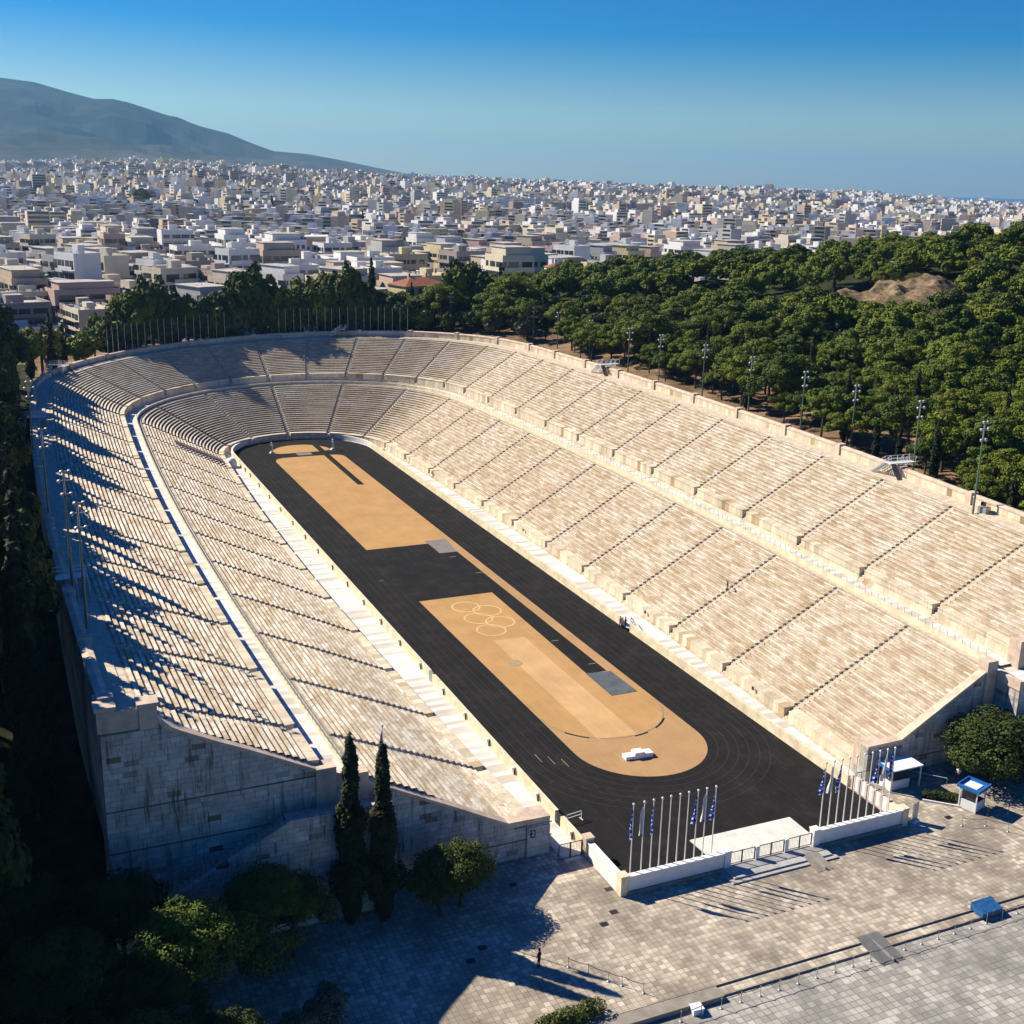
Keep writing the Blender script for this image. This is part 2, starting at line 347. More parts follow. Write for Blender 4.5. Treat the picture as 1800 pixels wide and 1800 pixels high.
# podium blocks between the stairs (lower and upper) with end faces
def podium(stn, d0, d1, z0, z1, lip, name):
    bounds = [None]+stn+[None]
    for i in range(len(bounds)-1):
        mb = MB()
        s0, s1 = bounds[i], bounds[i+1]
        ua = (lambda d, s=s0: ustart(d, False)) if s0 is None else (lambda d, s=s0: shift(s, d, .52))
        ub = (lambda d, s=s1: UL-ustart(d, True)) if s1 is None else (lambda d, s=s1: shift(s, d, -.52))
        n = nseg(ua(d0), ub(d0)); g = sweep(mb, ua, ub, [(d0-.25, z0, 0, 0), (d0-.25, z0+.22, 0, 0), (d0, z0+.25, .1, 0), (d0, z1-.16, .6, 0), (d0-lip, z1-.12, .7, 0), (d0-lip, z1, .8, 0), (d1, z1, 1, 0)], n)
        for e in (0, -1):
            a = [g[j][e][0] for j in (1, 2, 3, 5, 6)]; b_ = S(ua(d1) if e == 0 else ub(d1), d1, z0)
            pts = [g[0][e][0]]+a+[b_]; mb.poly(pts if e == 0 else pts[::-1])
        mb.build(name, M['podium'], stadium)
    for s in stn:
        mb = MB(); hgt = z1-z0; k = 6; pr = []
        for j in range(k): d = d0-.2+j*(d1-d0+.2)/k; pr += [(d, z0+hgt*j/k, 0, j), (d, z0+hgt*(j+1)/k*.92, .5, j)]
        pr.append((d1+.2, z0+hgt*.92, 1, k)); sweep(mb, lambda d: shift(s, d, -.52), lambda d: shift(s, d, .52), pr, 1)
        mb.build('stairway', M['step'], stadium)
podium(low_st, 0, 1.55, 0, 1.55, .06, 'podium_block')
podium(up_st, 21.4, 22.7, 10.6, 12.5, .08, 'podium_block')
strip('middle_walkway', M['floor'], [(18.86, 10.6), (21.42, 10.6)], uA, uB, NS)
strip('top_row_back', M['step'], [(LOW[-1][1]-.02, LOW[-1][2]-.05), (LOW[-1][1]-.02, LOW[-1][2]+.12), (18.62, LOW[-1][2]+.12)], uA, uB, NS)
o = strip('middle_parapet', M['parapet'], [(18.60, 10.0), (18.60, 11.0), (18.86, 11.0), (18.86, 10.4)], uA, uB, NS)
strip('top_walkway', M['step'], [(36.55, 19.25), (37.3, 19.25), (37.3, 19.42), (39.1, 19.42)], uA, uB, NS)
strip('outer_wall', M['podium'], [(39.02, 19.0), (39.02, 20.55)], uA, uB, NS)
strip('outer_wall_coping', M['coping'], [(38.95, 20.5), (38.95, 20.72), (39.5, 20.85), (40.1, 20.72), (40.1, 20.5)], uA, uB, NS)
ow = strip('outer_wall_back', M['wall'], [(40.0, 20.55), (40.0, 12), (40.0, 0)], uA, uB, NS)
# small piers along the outer wall at each stair
for s in up_st[::1]:
    mb = MB(); bx_, by_, nx, ny = base(s); P = S(s, 39.4, 19.3); th = atan2(ny, nx)
    mb.box(-.62, .72, -.55, .55, -.2, 1.75*F(P.x, P.y), 0, TR(P.x, P.y, P.z, th)); mb.build('wall_pier', M['coping'], stadium)
# front end walls
ZC = {1: [(19.42, 4.2), (24.2, 4.25), (36.0, 10.9)], -1: [(20.15, 4.1), (24.66, 4.2), (27.26, 5.55), (30.2, 7.15), (33.64, 8.95), (36.4, 10.4), (39.9, 12.2)]}
for side in (1, -1):
    pts = ZC[side]; mb = MB(); cp = MB()
    for (xa, za), (xb, zb) in zip(pts, pts[1:]):
        X0, X1 = side*xa, side*xb
        mb.quad((X0, YF, -.3), (X1, YF, -.3), (X1, YF, zb-.3), (X0, YF, za-.3)) if side == 1 else mb.quad((X1, YF, -.3), (X0, YF, -.3), (X0, YF, za-.3), (X1, YF, zb-.3))
        a = [(X0, YF-.12, za-.35), (X1, YF-.12, zb-.35), (X1, YF-.12, zb), (X0, YF-.12, za)]; b_ = [(x, YF+1.0, z) for x, y, z in a]
        cp.quad(a[0], a[1], a[2], a[3]); cp.quad(a[3], a[2], b_[2], b_[3]); cp.quad(b_[3], b_[2], b_[1], b_[0]); cp.quad(a[1], a[0], b_[0], b_[1])
        if X0 == side*pts[0][0]:
            cp.quad(a[0], a[3], b_[3], b_[0])
    # inner pier face (towards the arena)
    x0 = side*pts[0][0]; mb.quad((x0, YF, -.3), (x0, YF, 3.9), (x0, YF+2.2, 3.9), (x0, YF+2.2, -.3))
    cp.box(min(x0-.02, x0+side*2.6), max(x0-.02, x0+side*2.6), YF+1.0, YF+2.2, 1.2, 4.12)
    mb.build('end_wall', M['wall'], stadium); cp.build('end_wall_coping', M['coping'], stadium)
    # corner pilaster, slightly proud
    pb = MB(); pb.box(min(x0, x0+side*2.5), max(x0, x0+side*2.5), YF-.16, YF-.02, -.3, 3.2); pb.box(min(x0, x0+side*2.5), max(x0, x0+side*2.5), YF-.05, YF+.05, 3.2, 3.8); pb.build('corner_pilaster', M['parapet_white'] if 0 else M['wall'], stadium)
    # horizontal string courses
    sc = MB()
    zs = [(3.3, 24.5), (1.6, 36)] if side == 1 else [(3.35, 24.0), (1.9, 37)]
    for z, xe in zs: sc.box(min(side*19.9, side*xe), max(side*19.9, side*xe), YF-.07, YF+.02, z, z+.09)
    sc.build('string_course', plain('dark_joint_%d' % side, (.16, .15, .13), .9, .2), stadium)
# pier at the middle walkway end, upper end wall, corner block
mb = MB(); mb.box(35.8, 37.35, YF-.25, YF+1.2, -.3, 12.0); mb.build('walkway_pier', M['coping'], stadium)
mb = MB(); mb.box(-39.95, -38.7, YF-.1, YF+1.2, 8, 12.6); mb.build('walkway_pier', M['coping'], stadium)
mb = MB(); mb.box(40.5, 42.3, YF-.3, YF+1.4, 8, 13.9); mb.build('walkway_pier', M['coping'], stadium)
mb = MB(); mb.box(-43.6, -41.75, YF-.3, YF+1.4, 8.5, 13.75); mb.build('walkway_pier', M['coping'], stadium)
UPW = [(43.5, 13.75), (46.3, 15.2), (49.2, 16.7), (52.1, 18.1), (55.0, 19.6), (56.4, 20.5), (56.9, 21.4)]
mb = MB(); cp = MB(); sc = MB(); st2 = MB()
for (xa, za), (xb, zb) in zip(UPW, UPW[1:]):
    X0, X1 = -xa, -xb; mb.quad((X1, YF, -.3), (X0, YF, -.3), (X0, YF, za-.3), (X1, YF, zb-.3))
    a = [(X0, YF-.14, za-.4), (X1, YF-.14, zb-.4), (X1, YF-.14, zb), (X0, YF-.14, za)]; b_ = [(x, YF+1.0, z) for x, y, z in a]
    cp.quad(a[1], a[0], a[3], a[2]); cp.quad(a[3], a[2], b_[2], b_[3]); cp.quad(b_[3], b_[2], b_[1], b_[0])
mb.quad((-61.3, YF, -.3), (-56.9, YF, -.3), (-56.9, YF, 22.0), (-61.3, YF, 22.0))
mb.quad((-43.5, YF, -.3), (-41.7, YF, -.3), (-41.7, YF, 10), (-43.5, YF, 10))
mb.quad((-61.3, YF, -.3), (-61.3, YF, 22), (-61.3, YF+6, 21.5), (-61.3, YF+6, -.3))
mb.build('upper_end_wall', M['wall'], stadium); cp.build('end_wall_coping', M['coping'], stadium)
cp = MB(); cp.box(-61.5, -60.1, YF-.25, YF+1.1, 20.4, 22.35); cp.box(-61.65, -59.95, YF-.4, YF+1.25, 22.35, 22.7)
cp.box(-58.2, -56.75, YF-.25, YF+1.1, 20.2, 22.2); cp.box(-58.35, -56.6, YF-.4, YF+1.25, 22.2, 22.55)
cp.box(-60.1, -58.2, YF-.12, YF+.9, 20.4, 21.95); cp.box(-60.1, -58.2, YF-.22, YF+1.0, 21.95, 22.2)
cp.box(-61.45, -60.3, YF+1.1, YF+5.0, 18, 21.6); cp.build('corner_block', M['coping'], stadium)
for z in (13.0, 9.1): sc.box(-61.33, -42.5, YF-.08, YF+.02, z, z+.1)
sc.box(-61.33, -56.9, YF-.07, YF+.02, 20.1, 20.2); sc.build('string_course', bpy.data.materials['dark_joint_1'], stadium)
# dark rust stains with a shape of their own
rm = NT('rust_stain', .9, .1); rm.col((.06, .035, .015)); 
# stair block in front of the left upper wall
FB = 6.6
mb = MB(); lw = MB(); pa = MB()
xs = [(-37.4, 10.0), (-46.6, 10.0), (-61.4, 2.6)]
mb.quad((-46.6, FB, -.3), (-37.4, FB, -.3), (-37.4, FB, 9.8), (-46.6, FB, 9.8)); mb.quad((-61.4, FB, -.3), (-46.6, FB, -.3), (-46.6, FB, 9.8), (-61.4, FB, 2.4)); mb.quad((-37.4, FB, -.3), (-37.4, YF, -.3), (-37.4, YF, 9.4), (-37.4, FB, 9.4))
mb.build('staircase_wall', M['wall'], stadium)
lw.quad((-46.6, FB, 9.9), (-37.4, FB, 9.9), (-37.4, YF+1, 9.9), (-46.6, YF+1, 9.9)); q1, q2 = S(UL-ustart(18.7, True), 18.7, 10.6), S(UL-ustart(21.5, True), 21.5, 10.6); lw.quad((-42.2, YF-.2, 9.94), (-39.5, YF-.2, 9.94), (q1.x+.4, q1.y+.3, q1.z), (q2.x-.4, q2.y+.3, q2.z)); lw.build('landing', M['step'], stadium)
n = 30; stp = MB()
for k in range(n):
    x = -46.6-k*14.8/n; z = 9.88-(k+1)*7.6/n; stp.box(x-14.8/n, x, FB+.35, YF-.02, z-.5, z)
stp.build('staircase', M['step'], stadium)
for (xa, za), (xb, zb) in (((-37.4, 10.75), (-46.6, 10.75)), ((-46.6, 10.75), (-61.4, 3.3))):
    a = [Vector((xa, FB-.1, za)), Vector((xb, FB-.1, zb))]; 
    for q in (((0,0,-1.1),(0,0,0)), ): 
        p0, p1 = a; d = Vector((0, .45, 0)); z_ = Vector((0, 0, 1.05))
        pa.quad(p1-z_, p0-z_, p0, p1); pa.quad(p1, p0, p0+d, p1+d); pa.quad(p0-z_+d, p1-z_+d, p1+d, p0+d)
pa.box(-37.85, -37.35, FB+.35, YF, 9.4, 10.75)
pa.build('staircase_parapet', M['wall'], stadium)
# right landing block
mb = MB(); mb.quad((37.5, 5.8, -.3), (37.5, YF, -.3), (37.5, YF, 10.4), (37.5, 5.8, 10.4)); mb.quad((37.5, 5.8, -.3), (37.5, 5.8, 10.4), (52, 5.8, 10.4), (52, 5.8, -.3)); mb.poly([(40.5, YF, -.3), (62.3, YF, -.3), (62.3, YF, 21.6), (57.5, YF, 21.5), (56.5, YF, 20.9), (42.6, YF, 13.7), (40.5, YF, 13.2)]); mb.poly([(42.6, YF, 13.7), (56.5, YF, 20.9), (56.5, YF+1.1, 20.9), (42.6, YF+1.1, 13.7)])
mb.build('landing_wall', M['wall'], stadium)
mb = MB(); mb.quad((37.5, 5.8, 10.38), (52, 5.8, 10.38), (52, YF+2.5, 10.5), (37.5, YF+2.5, 10.5)); mb.build('landing', M['floor'], stadium)
mb = MB(); mb.box(37.35, 37.9, 5.7, YF-.3, 9.6, 10.75); mb.build('landing_parapet', M['coping'], stadium)
# ---- arena parapet (track side wall), walkway, rails
WH = 1.3
def track_pts(off, n=90, y0=0.0):
    L = [(W+off, y0)]; L += [(W+off, y0+(187.9-y0)*k/12) for k in range(1, 13)]
    L += [((W+off)*cos(t), 187.9+(W+off)*sin(t)) for t in [pi*k/n for k in range(1, n)]]
    L += [(-W-off, y0+(187.9-y0)*k/12) for k in range(12, -1, -1)]; return L
def wall_along(mb, inn, out, z0, z1, mi=0):
    for (a, b_), (c, d) in zip(zip(inn, inn[1:]), zip(out, out[1:])):
        mb.quad((*a, z0), (*a, z1), (*b_, z1), (*b_, z0), mi); mb.quad((*c, z0), (*d, z0), (*d, z1), (*c, z1), mi); mb.quad((*a, z1), (*c, z1), (*d, z1), (*b_, z1), mi)
inn = track_pts(0); out = track_pts(.42)
def cut(L, M_, cond):
    segs = []; cur = [[], []]
    for a, b_ in zip(L, M_):
        if cond(a): cur[0].append(a); cur[1].append(b_)
        else:
            if len(cur[0]) > 1: segs.append(cur)
            cur = [[], []]
    if len(cur[0]) > 1: segs.append(cur)
    return segs
# left side: gaps at y=50.5 (small door) and y=12.5 ; right side: gap at y=60 ; far end gate near x=.6
def side_wall(sx, spans, mat, name='track_parapet'):
    for ya, yb in spans:
        mb = MB(); n = max(1, int((yb-ya)/12)); 
        L1 = [(sx*W, ya+(yb-ya)*k/n) for k in range(n+1)]; L2 = [(sx*(W+.42), y) for x, y in L1]
        if sx > 0: wall_along(mb, L1, L2, 0, WH)
        else: wall_along(mb, L2, L1, 0, WH)
        for y in (ya, yb): mb.poly([(sx*W, y, 0), (sx*(W+.42), y, 0), (sx*(W+.42), y, WH), (sx*W, y, WH)])
        mb.build(name, mat, stadium)
side_wall(-1, [(7.4, 13.0), (14.3, 51.6), (52.8, 187.9)], M['parapet']); side_wall(1, [(9, 58.5), (61.2, 187.9)], M['parapet'])
arc_in = [(W*cos(t), 187.9+W*sin(t)) for t in [pi*k/60 for k in range(61)]]; arc_out = [((W+.42)*cos(t), 187.9+(W+.42)*sin(t)) for t in [pi*k/60 for k in range(61)]]
for s_ in cut(arc_in, arc_out, lambda a: not (-1.4 < a[0] < 2.9 and a[1] > 200)):
    mb = MB(); wall_along(mb, s_[0], s_[1], 0, WH); mb.build('track_parapet', M['parapet_white'], stadium)
# lower walkway floor
mb = MB()
for k in range(60):
    y0 = 7+(Y1-7)*k/60; y1 = 7+(Y1-7)*(k+1)/60
    mb.quad((W+.4, y0, .03), (hw(y0)-.2, y0, .03), (hw(y1)-.2, y1, .03), (W+.4, y1, .03)); mb.quad((-hw(y0)+.2, y0, .03), (-W-.4, y0, .03), (-W-.4, y1, .03), (-hw(y1)+.2, y1, .03))
for k in range(60):
    a, b_ = pi*k/60, pi*(k+1)/60
    mb.quad(((W+.4)*cos(a), 185.4+(W+.4)*sin(a)*1.15, .03), ((RB-.2)*cos(a), YC+(RB-.2)*sin(a), .03), ((RB-.2)*cos(b_), YC+(RB-.2)*sin(b_), .03), ((W+.4)*cos(b_), 185.4+(W+.4)*sin(b_)*1.15, .03))
mb.build('lower_walkway', M['floor'], stadium)
# handrail on the middle parapet
hr = MB(); N = 300; prev = None
for k in range(N+1):
    u = ustart(18.6, False)+2+(UL-ustart(18.6, True)-ustart(18.6, False)-4)*k/N; P = S(u, 18.73, 11.0)
    hr.tube(P, P+Vector((0, 0, .75)), .03, n=4, cap=False)
    if prev:
        for h in (.75, .4): hr.tube(prev+Vector((0, 0, h)), P+Vector((0, 0, h)), .022, n=3, cap=False)
    prev = P
hr.build('handrail', M['metal_grey'], stadium)
# round end-piers of the walkway wall where the passage opens, left
tp = MB(); tp.lathe([(1.3, 0), (1.35, .5), (1.2, 1.4), (.7, 2.0), (0, 2.1)], 14, (-19.0, 179.5, 0)); tp.build('passage_pier', M['parapet_white'], stadium, True)
tp = MB()
P0 = S(UL-176, 1.2, 1.9); P1 = S(UL-176, 11.5, 7.2)
for o_ in (-1.0, 1.0):
    a = P0+Vector((0, o_, 0)); b_ = P1+Vector((0, o_, 0)); d = Vector((0, .35, 0)); zz = Vector((0, 0, .55))
    tp.quad(a+zz, a+zz+d, b_+zz+d, b_+zz); tp.quad(a, a+zz, b_+zz, b_); tp.quad(a+d, b_+d, b_+d+zz, a+d+zz)
tp.build('passage_wall', M['coping'], stadium)
# ---- front enclosure: wall, piers, gate posts
def wallbox(name, x0, x1, y0, y1, z0, z1, mat, parent=stadium):
    b = MB(); b.box(x0, x1, y0, y1, z0, z1); return b.build(name, mat, parent)
enc = empty('forecourt_wall', (0, 0, 0), 'low white marble wall closing the open end of the arena', 'wall')
for sx in (-1, 1):
    x0, x1 = sorted((sx*5.7, sx*16.5)); wallbox('wall_panel', x0, x1, 0, .42, 0, 1.75, M['parapet_white'], enc); wallbox('coping', x0, x1, -.08, .5, 1.75, 1.93, M['parapet_white'], enc); wallbox('plinth', x0, x1, -.2, 0, 0, .35, M['stepstone'], enc)
    x0, x1 = sorted((sx*16.4, sx*17.2)); b = MB(); b.box(x0, x1, -.1, .8, 0, 1.95); b.box(x0-.06, x1+.06, -.16, .86, 1.95, 2.1); b.build('pier', M['parapet'], enc)
    x0, x1 = sorted((sx*4.95, sx*5.7)); b = MB(); b.box(x0, x1, -.12, .62, 0, 2.0); b.box(x0-.06, x1+.06, -.18, .68, 2.0, 2.14); b.build('pier', M['parapet_white'], enc)
wallbox('wall_panel', -17.15, -16.7, .8, 7.0, 0, 1.75, M['parapet_white'], enc); wallbox('coping', -17.22, -16.62, .8, 7.0, 1.75, 1.9, M['parapet_white'], enc)
b = MB(); b.box(-17.35, -16.5, 6.8, 7.7, 0, 2.15); b.box(-17.42, -16.42, 6.73, 7.77, 2.15, 2.3); b.build('pier', M['coping'], enc)
wallbox('wall_panel', 16.7, 17.15, .8, 2.4, 0, 1.55, M['parapet'], enc)
for k in range(6):
    y = 2.4+k*1.15; wallbox('pier', 16.68, 17.2, y, y+.28, 0, 1.75, M['coping'], enc)
    if k < 5: wallbox('wall_panel', 16.76, 17.0, y+.28, y+1.15, .1, 1.65, M['parapet_white'], enc)
for x in (-1.72, 1.78): 
    b = MB(); b.box(x-.22, x+.22, .05, .5, .15, 1.75); b.build('gate_post', M['parapet_white'], enc)
mb = MB(); mb.box(-5.7, 5.9, -1.9, 0, 0, .3); mb.box(-6.2, 6.4, -2.4, -1.9, 0, .15); mb.box(-6.2, -5.7, -1.9, 0, 0, .15); mb.build('entrance_step', plain('grey_step', (.40, .395, .37), .85, .2, 1), enc)
def gate(x0, x1, y, label, z0=.3, h=1.35, vert=False):
    g = empty('gate', ((x0+x1)/2, y, z0), label, 'gate', 'railing gates of the forecourt wall'); w_ = (x1-x0)/2
    f = MB()
    for z in (.08, h): f.box(-w_, w_, -.03, .03, z-.03, z+.03)
    for x in (-w_, -.04, .04, w_): f.box(x-.035, x+.035, -.035, .035, 0, h+.05)
    f.build('frame', M['metal_dark'], g)
    b = MB(); k = int(w_*2/.16)
    for i in range(k): x = -w_+(i+.5)*2*w_/k; b.tube((x, 0, .08), (x, 0, h), .02, n=4, cap=False)
    b.build('bars', M['metal_grey'], g); return g
gate(-4.95, -1.95, .25, 'left double leaf of the railing gate in the middle of the low white wall')
gate(-1.5, 1.55, .25, 'centre double leaf of the railing gate between two white gate posts')
gate(2.0, 4.95, .25, 'right double leaf of the railing gate beside the brown ramp')
gate(-19.9, -17.4, 7.6, 'small dark railing gate between the number 2 corner pier and the track parapet', 0, 1.7)
g = gate(-1.2, 2.7, 204.6, 'pale mesh gate at the far curved end of the track', 0, 1.5)
g2 = gate(17.3, 19.4, 8.6, 'grey railing gate beside the right corner pier and the canopy booth', 0, 1.7)
# number sign
sg = MB(); sg.box(-22.3, -21.75, YF-.2, YF-.165, 2.1, 2.9); so = sg.build('number_sign', plain('sign_blue', (.01, .08, .16), .5)); tag(so, 'small dark blue sign with a white 2 on the left corner pier', 'sign')
cu = bpy.data.curves.new('numeral', 'FONT'); cu.body = '2'; cu.size = .75; cu.extrude = .01; cu.align_x = 'CENTER'; cu.align_y = 'CENTER'
to = bpy.data.objects.new('numeral', cu); me = None; COL.objects.link(to); bpy.context.view_layer.update()
me = bpy.data.meshes.new_from_object(to.evaluated_get(bpy.context.evaluated_depsgraph_get())); bpy.data.objects.remove(to)
me.materials.clear(); me.materials.append(M['white']); t2 = bpy.data.objects.new('numeral', me); link(t2, so); t2.rotation_euler = (pi/2, 0, 0); t2.location = (-22.02, YF-.215, 2.5)
# ================================================================ ground sheets
def struct(mb, name, mat, smooth=False): return tag(mb.build(name, mat, None, smooth), kind='structure')
mb = MB(); mb.quad((-64, -14.1, -.005), (70, -14.1, -.005), (70, 10.6, -.005), (-64, 10.6, -.005)); 
mb.quad((-64, -15.2, -.17), (70, -15.2, -.17), (70, -14.1, -.17), (-64, -14.1, -.17)); struct(mb, 'plaza', M['plaza'])
mb = MB(); mb.quad((-64, -15.2, -.34), (70, -15.2, -.34), (70, -15.2, -.17), (-64, -15.2, -.17)); mb.quad((-64, -14.1, -.17), (70, -14.1, -.17), (70, -14.1, -.005), (-64, -14.1, -.005)); 
mb.box(-34, -16.0, -15.6, -14.3, -.3, .12)
struct(mb, 'plaza_step', M['stepstone'])
mb = MB(); mb.quad((-64, -90, -.34), (90, -90, -.34), (90, -15.2, -.34), (-64, -15.2, -.34)); struct(mb, 'road', M['road'])
# arena floor
mb = MB(); pts = [(-W, 0.3), (W, 0.3)]+[(W*cos(t), 187.9+W*sin(t)) for t in [pi*k/48 for k in range(49)]]; mb.poly([(x, y, .0) for x, y in pts]); struct(mb, 'running_track', M['track'])
def capsule(x0, x1, ya, yb, round_a=None, round_b=None, n=24):
    r = (x1-x0)/2; c = (x0+x1)/2; P = []
    if round_a: P += [(c+r*cos(t), ya+round_a*(1-0)+round_a*sin(t)) for t in [pi+pi*k/n for k in range(n+1)]]
    else: P += [(x0, ya), (x1, ya)]
    if round_b: P += [(c+r*cos(t), yb-round_b+round_b*sin(t)) for t in [pi*k/n for k in range(n+1)]]
    else: P += [(x1, yb), (x0, yb)]
    return P
def sheet(name, pts, z, mat, kind='structure'):
    mb = MB(); mb.poly([(x, y, z) for x, y in pts]); o = mb.build(name, mat)
    tag(o, kind=kind); return o
SW = 8.33
NEAR = [(SW*cos(t), 27+SW*sin(t)*1.02) for t in [pi+pi*k/32 for k in range(33)]]+[(SW, 81.6), (4.15, 81.6), (4.15, 81.6)]
near_left = [(-SW*1, 81.6)]
sheet('sand', [(SW*cos(t), 27+SW*1.02*sin(t)) for t in [pi+pi*k/32 for k in range(33)]]+[(SW, 113), (6.65, 113), (6.65, 47.0), (3.6, 47.0), (4.15, 81.6), (-SW, 81.6)], .004, M['sand_far'])
sheet('sand', [(8.1*cos(t), 36.8+8.2*sin(t)) for t in [pi+pi*k/32 for k in range(33)]]+[(8.1, 47), (3.6, 47), (4.05, 81.5), (-8.25, 81.5)], .008, M['sand'])
sheet('sand', [(-4.07, 29.3), (1.1, 28.7), (1.12, 62.2), (-3.65, 62.4)], .012, M['sand_light'])
sheet('sand', [(-SW, 109.8), (3.3, 109.8), (3.3, 103.5), (6.65, 103.5), (6.65, 113), (SW, 113), (8.34, 181)]+[(6.2+2.1*cos(t), 181.6+2.6*sin(t)) for t in [pi/2*k/6 for k in range(7)]]+[(5.4, 184.4), (-6, 184.5), (-7.7, 183.4), (-8.4, 181.3)], .006, M['sand'])
sheet('sand', [(x, y) for x, y in [(-7.0, 189.6)]+[(7.1*cos(t), 189.8+7.4*sin(t)) for t in [pi-pi*k/24 for k in range(1, 24)]]+[(7.0, 189.6), (3.8, 188.7), (-5.5, 188.7)]], .006, M['sand'])
sheet('running_track', [(3.5, 155), (4.9, 154.6), (5.5, 197.2), (4.0, 197.0)], .012, M['track'])
sheet('track_marking', [(-2.05, 188.4), (1.6, 188.3), (1.5, 185.8), (-1.95, 185.8)], .012, M['pad_light'])
pads = []
for p, mt, lb in (([(3.5, 47.1), (3.4, 39.6), (7.25, 39.6), (7.1, 46.7)], M['pad'], 'dark grey landing pad at the near end of the runway'), ([(3.3, 111.4), (7.3, 111.3), (6.6, 103.5), (3.3, 103.5)], M['pad_light'], 'pale grey landing pad at the far end of the runway')):
    mb = MB(); mb.poly([(x, y, .05) for x, y in p]); n_ = len(p)
    for i in range(n_): a, b_ = p[i], p[(i+1) % n_]; mb.quad((*a, 0), (*b_, 0), (*b_, .05), (*a, .05)); mb.quad((*b_, 0), (*a, 0), (*a, .05), (*b_, .05))
    tag(mb.build('landing_pad', mt), lb, 'landing pad')
line = plain('faded_line', (.22, .20, .16), .9, .3, .5); linef = plain('very_faded_line', (.048, .045, .041), .9, .4, .4); lineo = plain('ring_line', (.64, .44, .21), .95, .1, 1)
def ringm(mb, cx, cy, r, w_, z, a0=0, a1=2*pi, n=64, ry=None):
    ry = ry or r
    for k in range(n):
        a, b_ = a0+(a1-a0)*k/n, a0+(a1-a0)*(k+1)/n
        mb.quad((cx+(r-w_)*cos(a), cy+(ry-w_)*sin(a), z), (cx+(r+w_)*cos(a), cy+(ry+w_)*sin(a), z), (cx+(r+w_)*cos(b_), cy+(ry+w_)*sin(b_), z), (cx+(r-w_)*cos(b_), cy+(ry-w_)*sin(b_), z))
mb = MB()
for i, (x, y) in enumerate(((-2.3, 76.8), (.25, 74.2), (-2.3, 71.55), (.25, 69.1), (-2.35, 66.4))): ringm(mb, x, y, 2.15, .13, .0125+.0006*i, ry=2.2)
struct(mb, 'ring_emblem_marking', lineo)
mb = MB(); ringm(mb, 0, 36.8, 8.15, .07, .0135, pi, 2*pi, 60, 8.25); struct(mb, 'arc_marking', line)
mb = MB()
for a0, a1 in ((1.18, 1.30), (1.52, 1.60), (1.66, 1.78)): ringm(mb, 0, 36.8, 8.32, .13, .0145, pi*a0, pi*a1, 12, 8.42)
struct(mb, 'kerb_gap_marking', M['track'])
mb = MB()
for k in range(6):
    r = 9.6+1.22*k; ringm(mb, 0, 27, r, .028, .010, pi, 2*pi, 70)
    for sx in (-1, 1): mb.quad((sx*r-.02, 27, .010), (sx*r+.02, 27, .010), (sx*r+.02, 187, .010), (sx*r-.02, 187, .010))
struct(mb, 'lane_marking', linef)
mb = MB()
for x0, x1, y in ((4.15, 5.4, 101), (5.3, 6.5, 91.4), (4.15, 5.3, 59.3), (5.3, 6.45, 49.9)): mb.quad((x0, y-.1, .016), (x1, y-.1, .016), (x1, y+.1, .016), (x0, y+.1, .016))
for x, y in ((-11.6, 26.5), (-12.8, 27.5), (-10.4, 25.4)): mb.quad((x-.05, y-1, .016), (x+.05, y-1, .016), (x+.05, y+1, .016), (x-.05, y+1, .016))
mb.quad((-11.5, 93, .016), (-10.6, 93, .016), (-10.6, 93.12, .016), (-11.5, 93.12, .016)); struct(mb, 'track_marking', line)
mb = MB(); mb.lathe([(0, .03), (.98, .03), (1.02, .03), (1.1, 0)], 24, (-4.1, 53.9, .01)); tag(mb.build('throwing_circle', plain('circle_concrete', (.36, .27, .15), .9, .2, 2)), 'small grey round throwing circle on the ochre sand', 'throwing circle')
mb = MB(); mb.poly([(-5.9, 5.8, .14), (-5.6, .42, .14), (6.4, .42, .14), (6.45, 5.75, .14)]); L_ = [(-5.9, 5.8), (-5.6, .42), (6.4, .42), (6.45, 5.75)]
for i in range(4): a, b_ = L_[i], L_[(i+1) % 4]; mb.quad((*a, 0), (*b_, 0), (*b_, .14), (*a, .14))
struct(mb, 'entrance_slab', M['slab'])
# ================================================================ terrain
def edist(x, y):
    if y < YC: return abs(x)-(hw(max(y, -60))+40.1) 
    return math.hypot(x, y-YC)-(RB+40.1)
def smooth(a, b_, t): return sstep((t-a)/(b_-a))
def H(x, y):
    e = edist(x, y)
    if x > -5:
        b_ = 14+2.6*smooth(120, 40, abs(x-0)+max(0, 230-y)*.6)*(1 if y > 200 else 0)
        g = 4+(b_-4)*exp(-(max(e, 0)/80)**2)+42.5*exp(-((x-212)/115)**2-((y-160)/150)**2)+9*exp(-((x-112)/48)**2-((y-262)/50)**2)
        g = 3+(g-3)*smooth(-5, 55, y) if y < 55 else g
    else:
        h0 = 1+12*smooth(-5, 110, y)+2.5*smooth(190, 250, y); g = 4+(h0-4)*exp(-(max(e, 0)/90)**2)
        if y < 10: g = g*smooth(-30, 25, y)+.0
    if x > -30 and x <= -5 and y > 200:
        k = (x+30)/25; h1 = 4+(16.0-4)*exp(-(max(e, 0)/80)**2); g = g*(1-k)+h1*k
    n = .8*sin(x*.11+y*.07)+.5*sin(x*.23-y*.19+1.3)+.3*sin(x*.6+y*.5)
    return g+n*smooth(2, 20, e)
HPROF = [(-20, 50), (0, 50), (5.8, 62), (9, 66), (13.3, 55), (19, 44), (24, 40), (32, 36), (40, 31), (45.5, 16), (60, 8)]
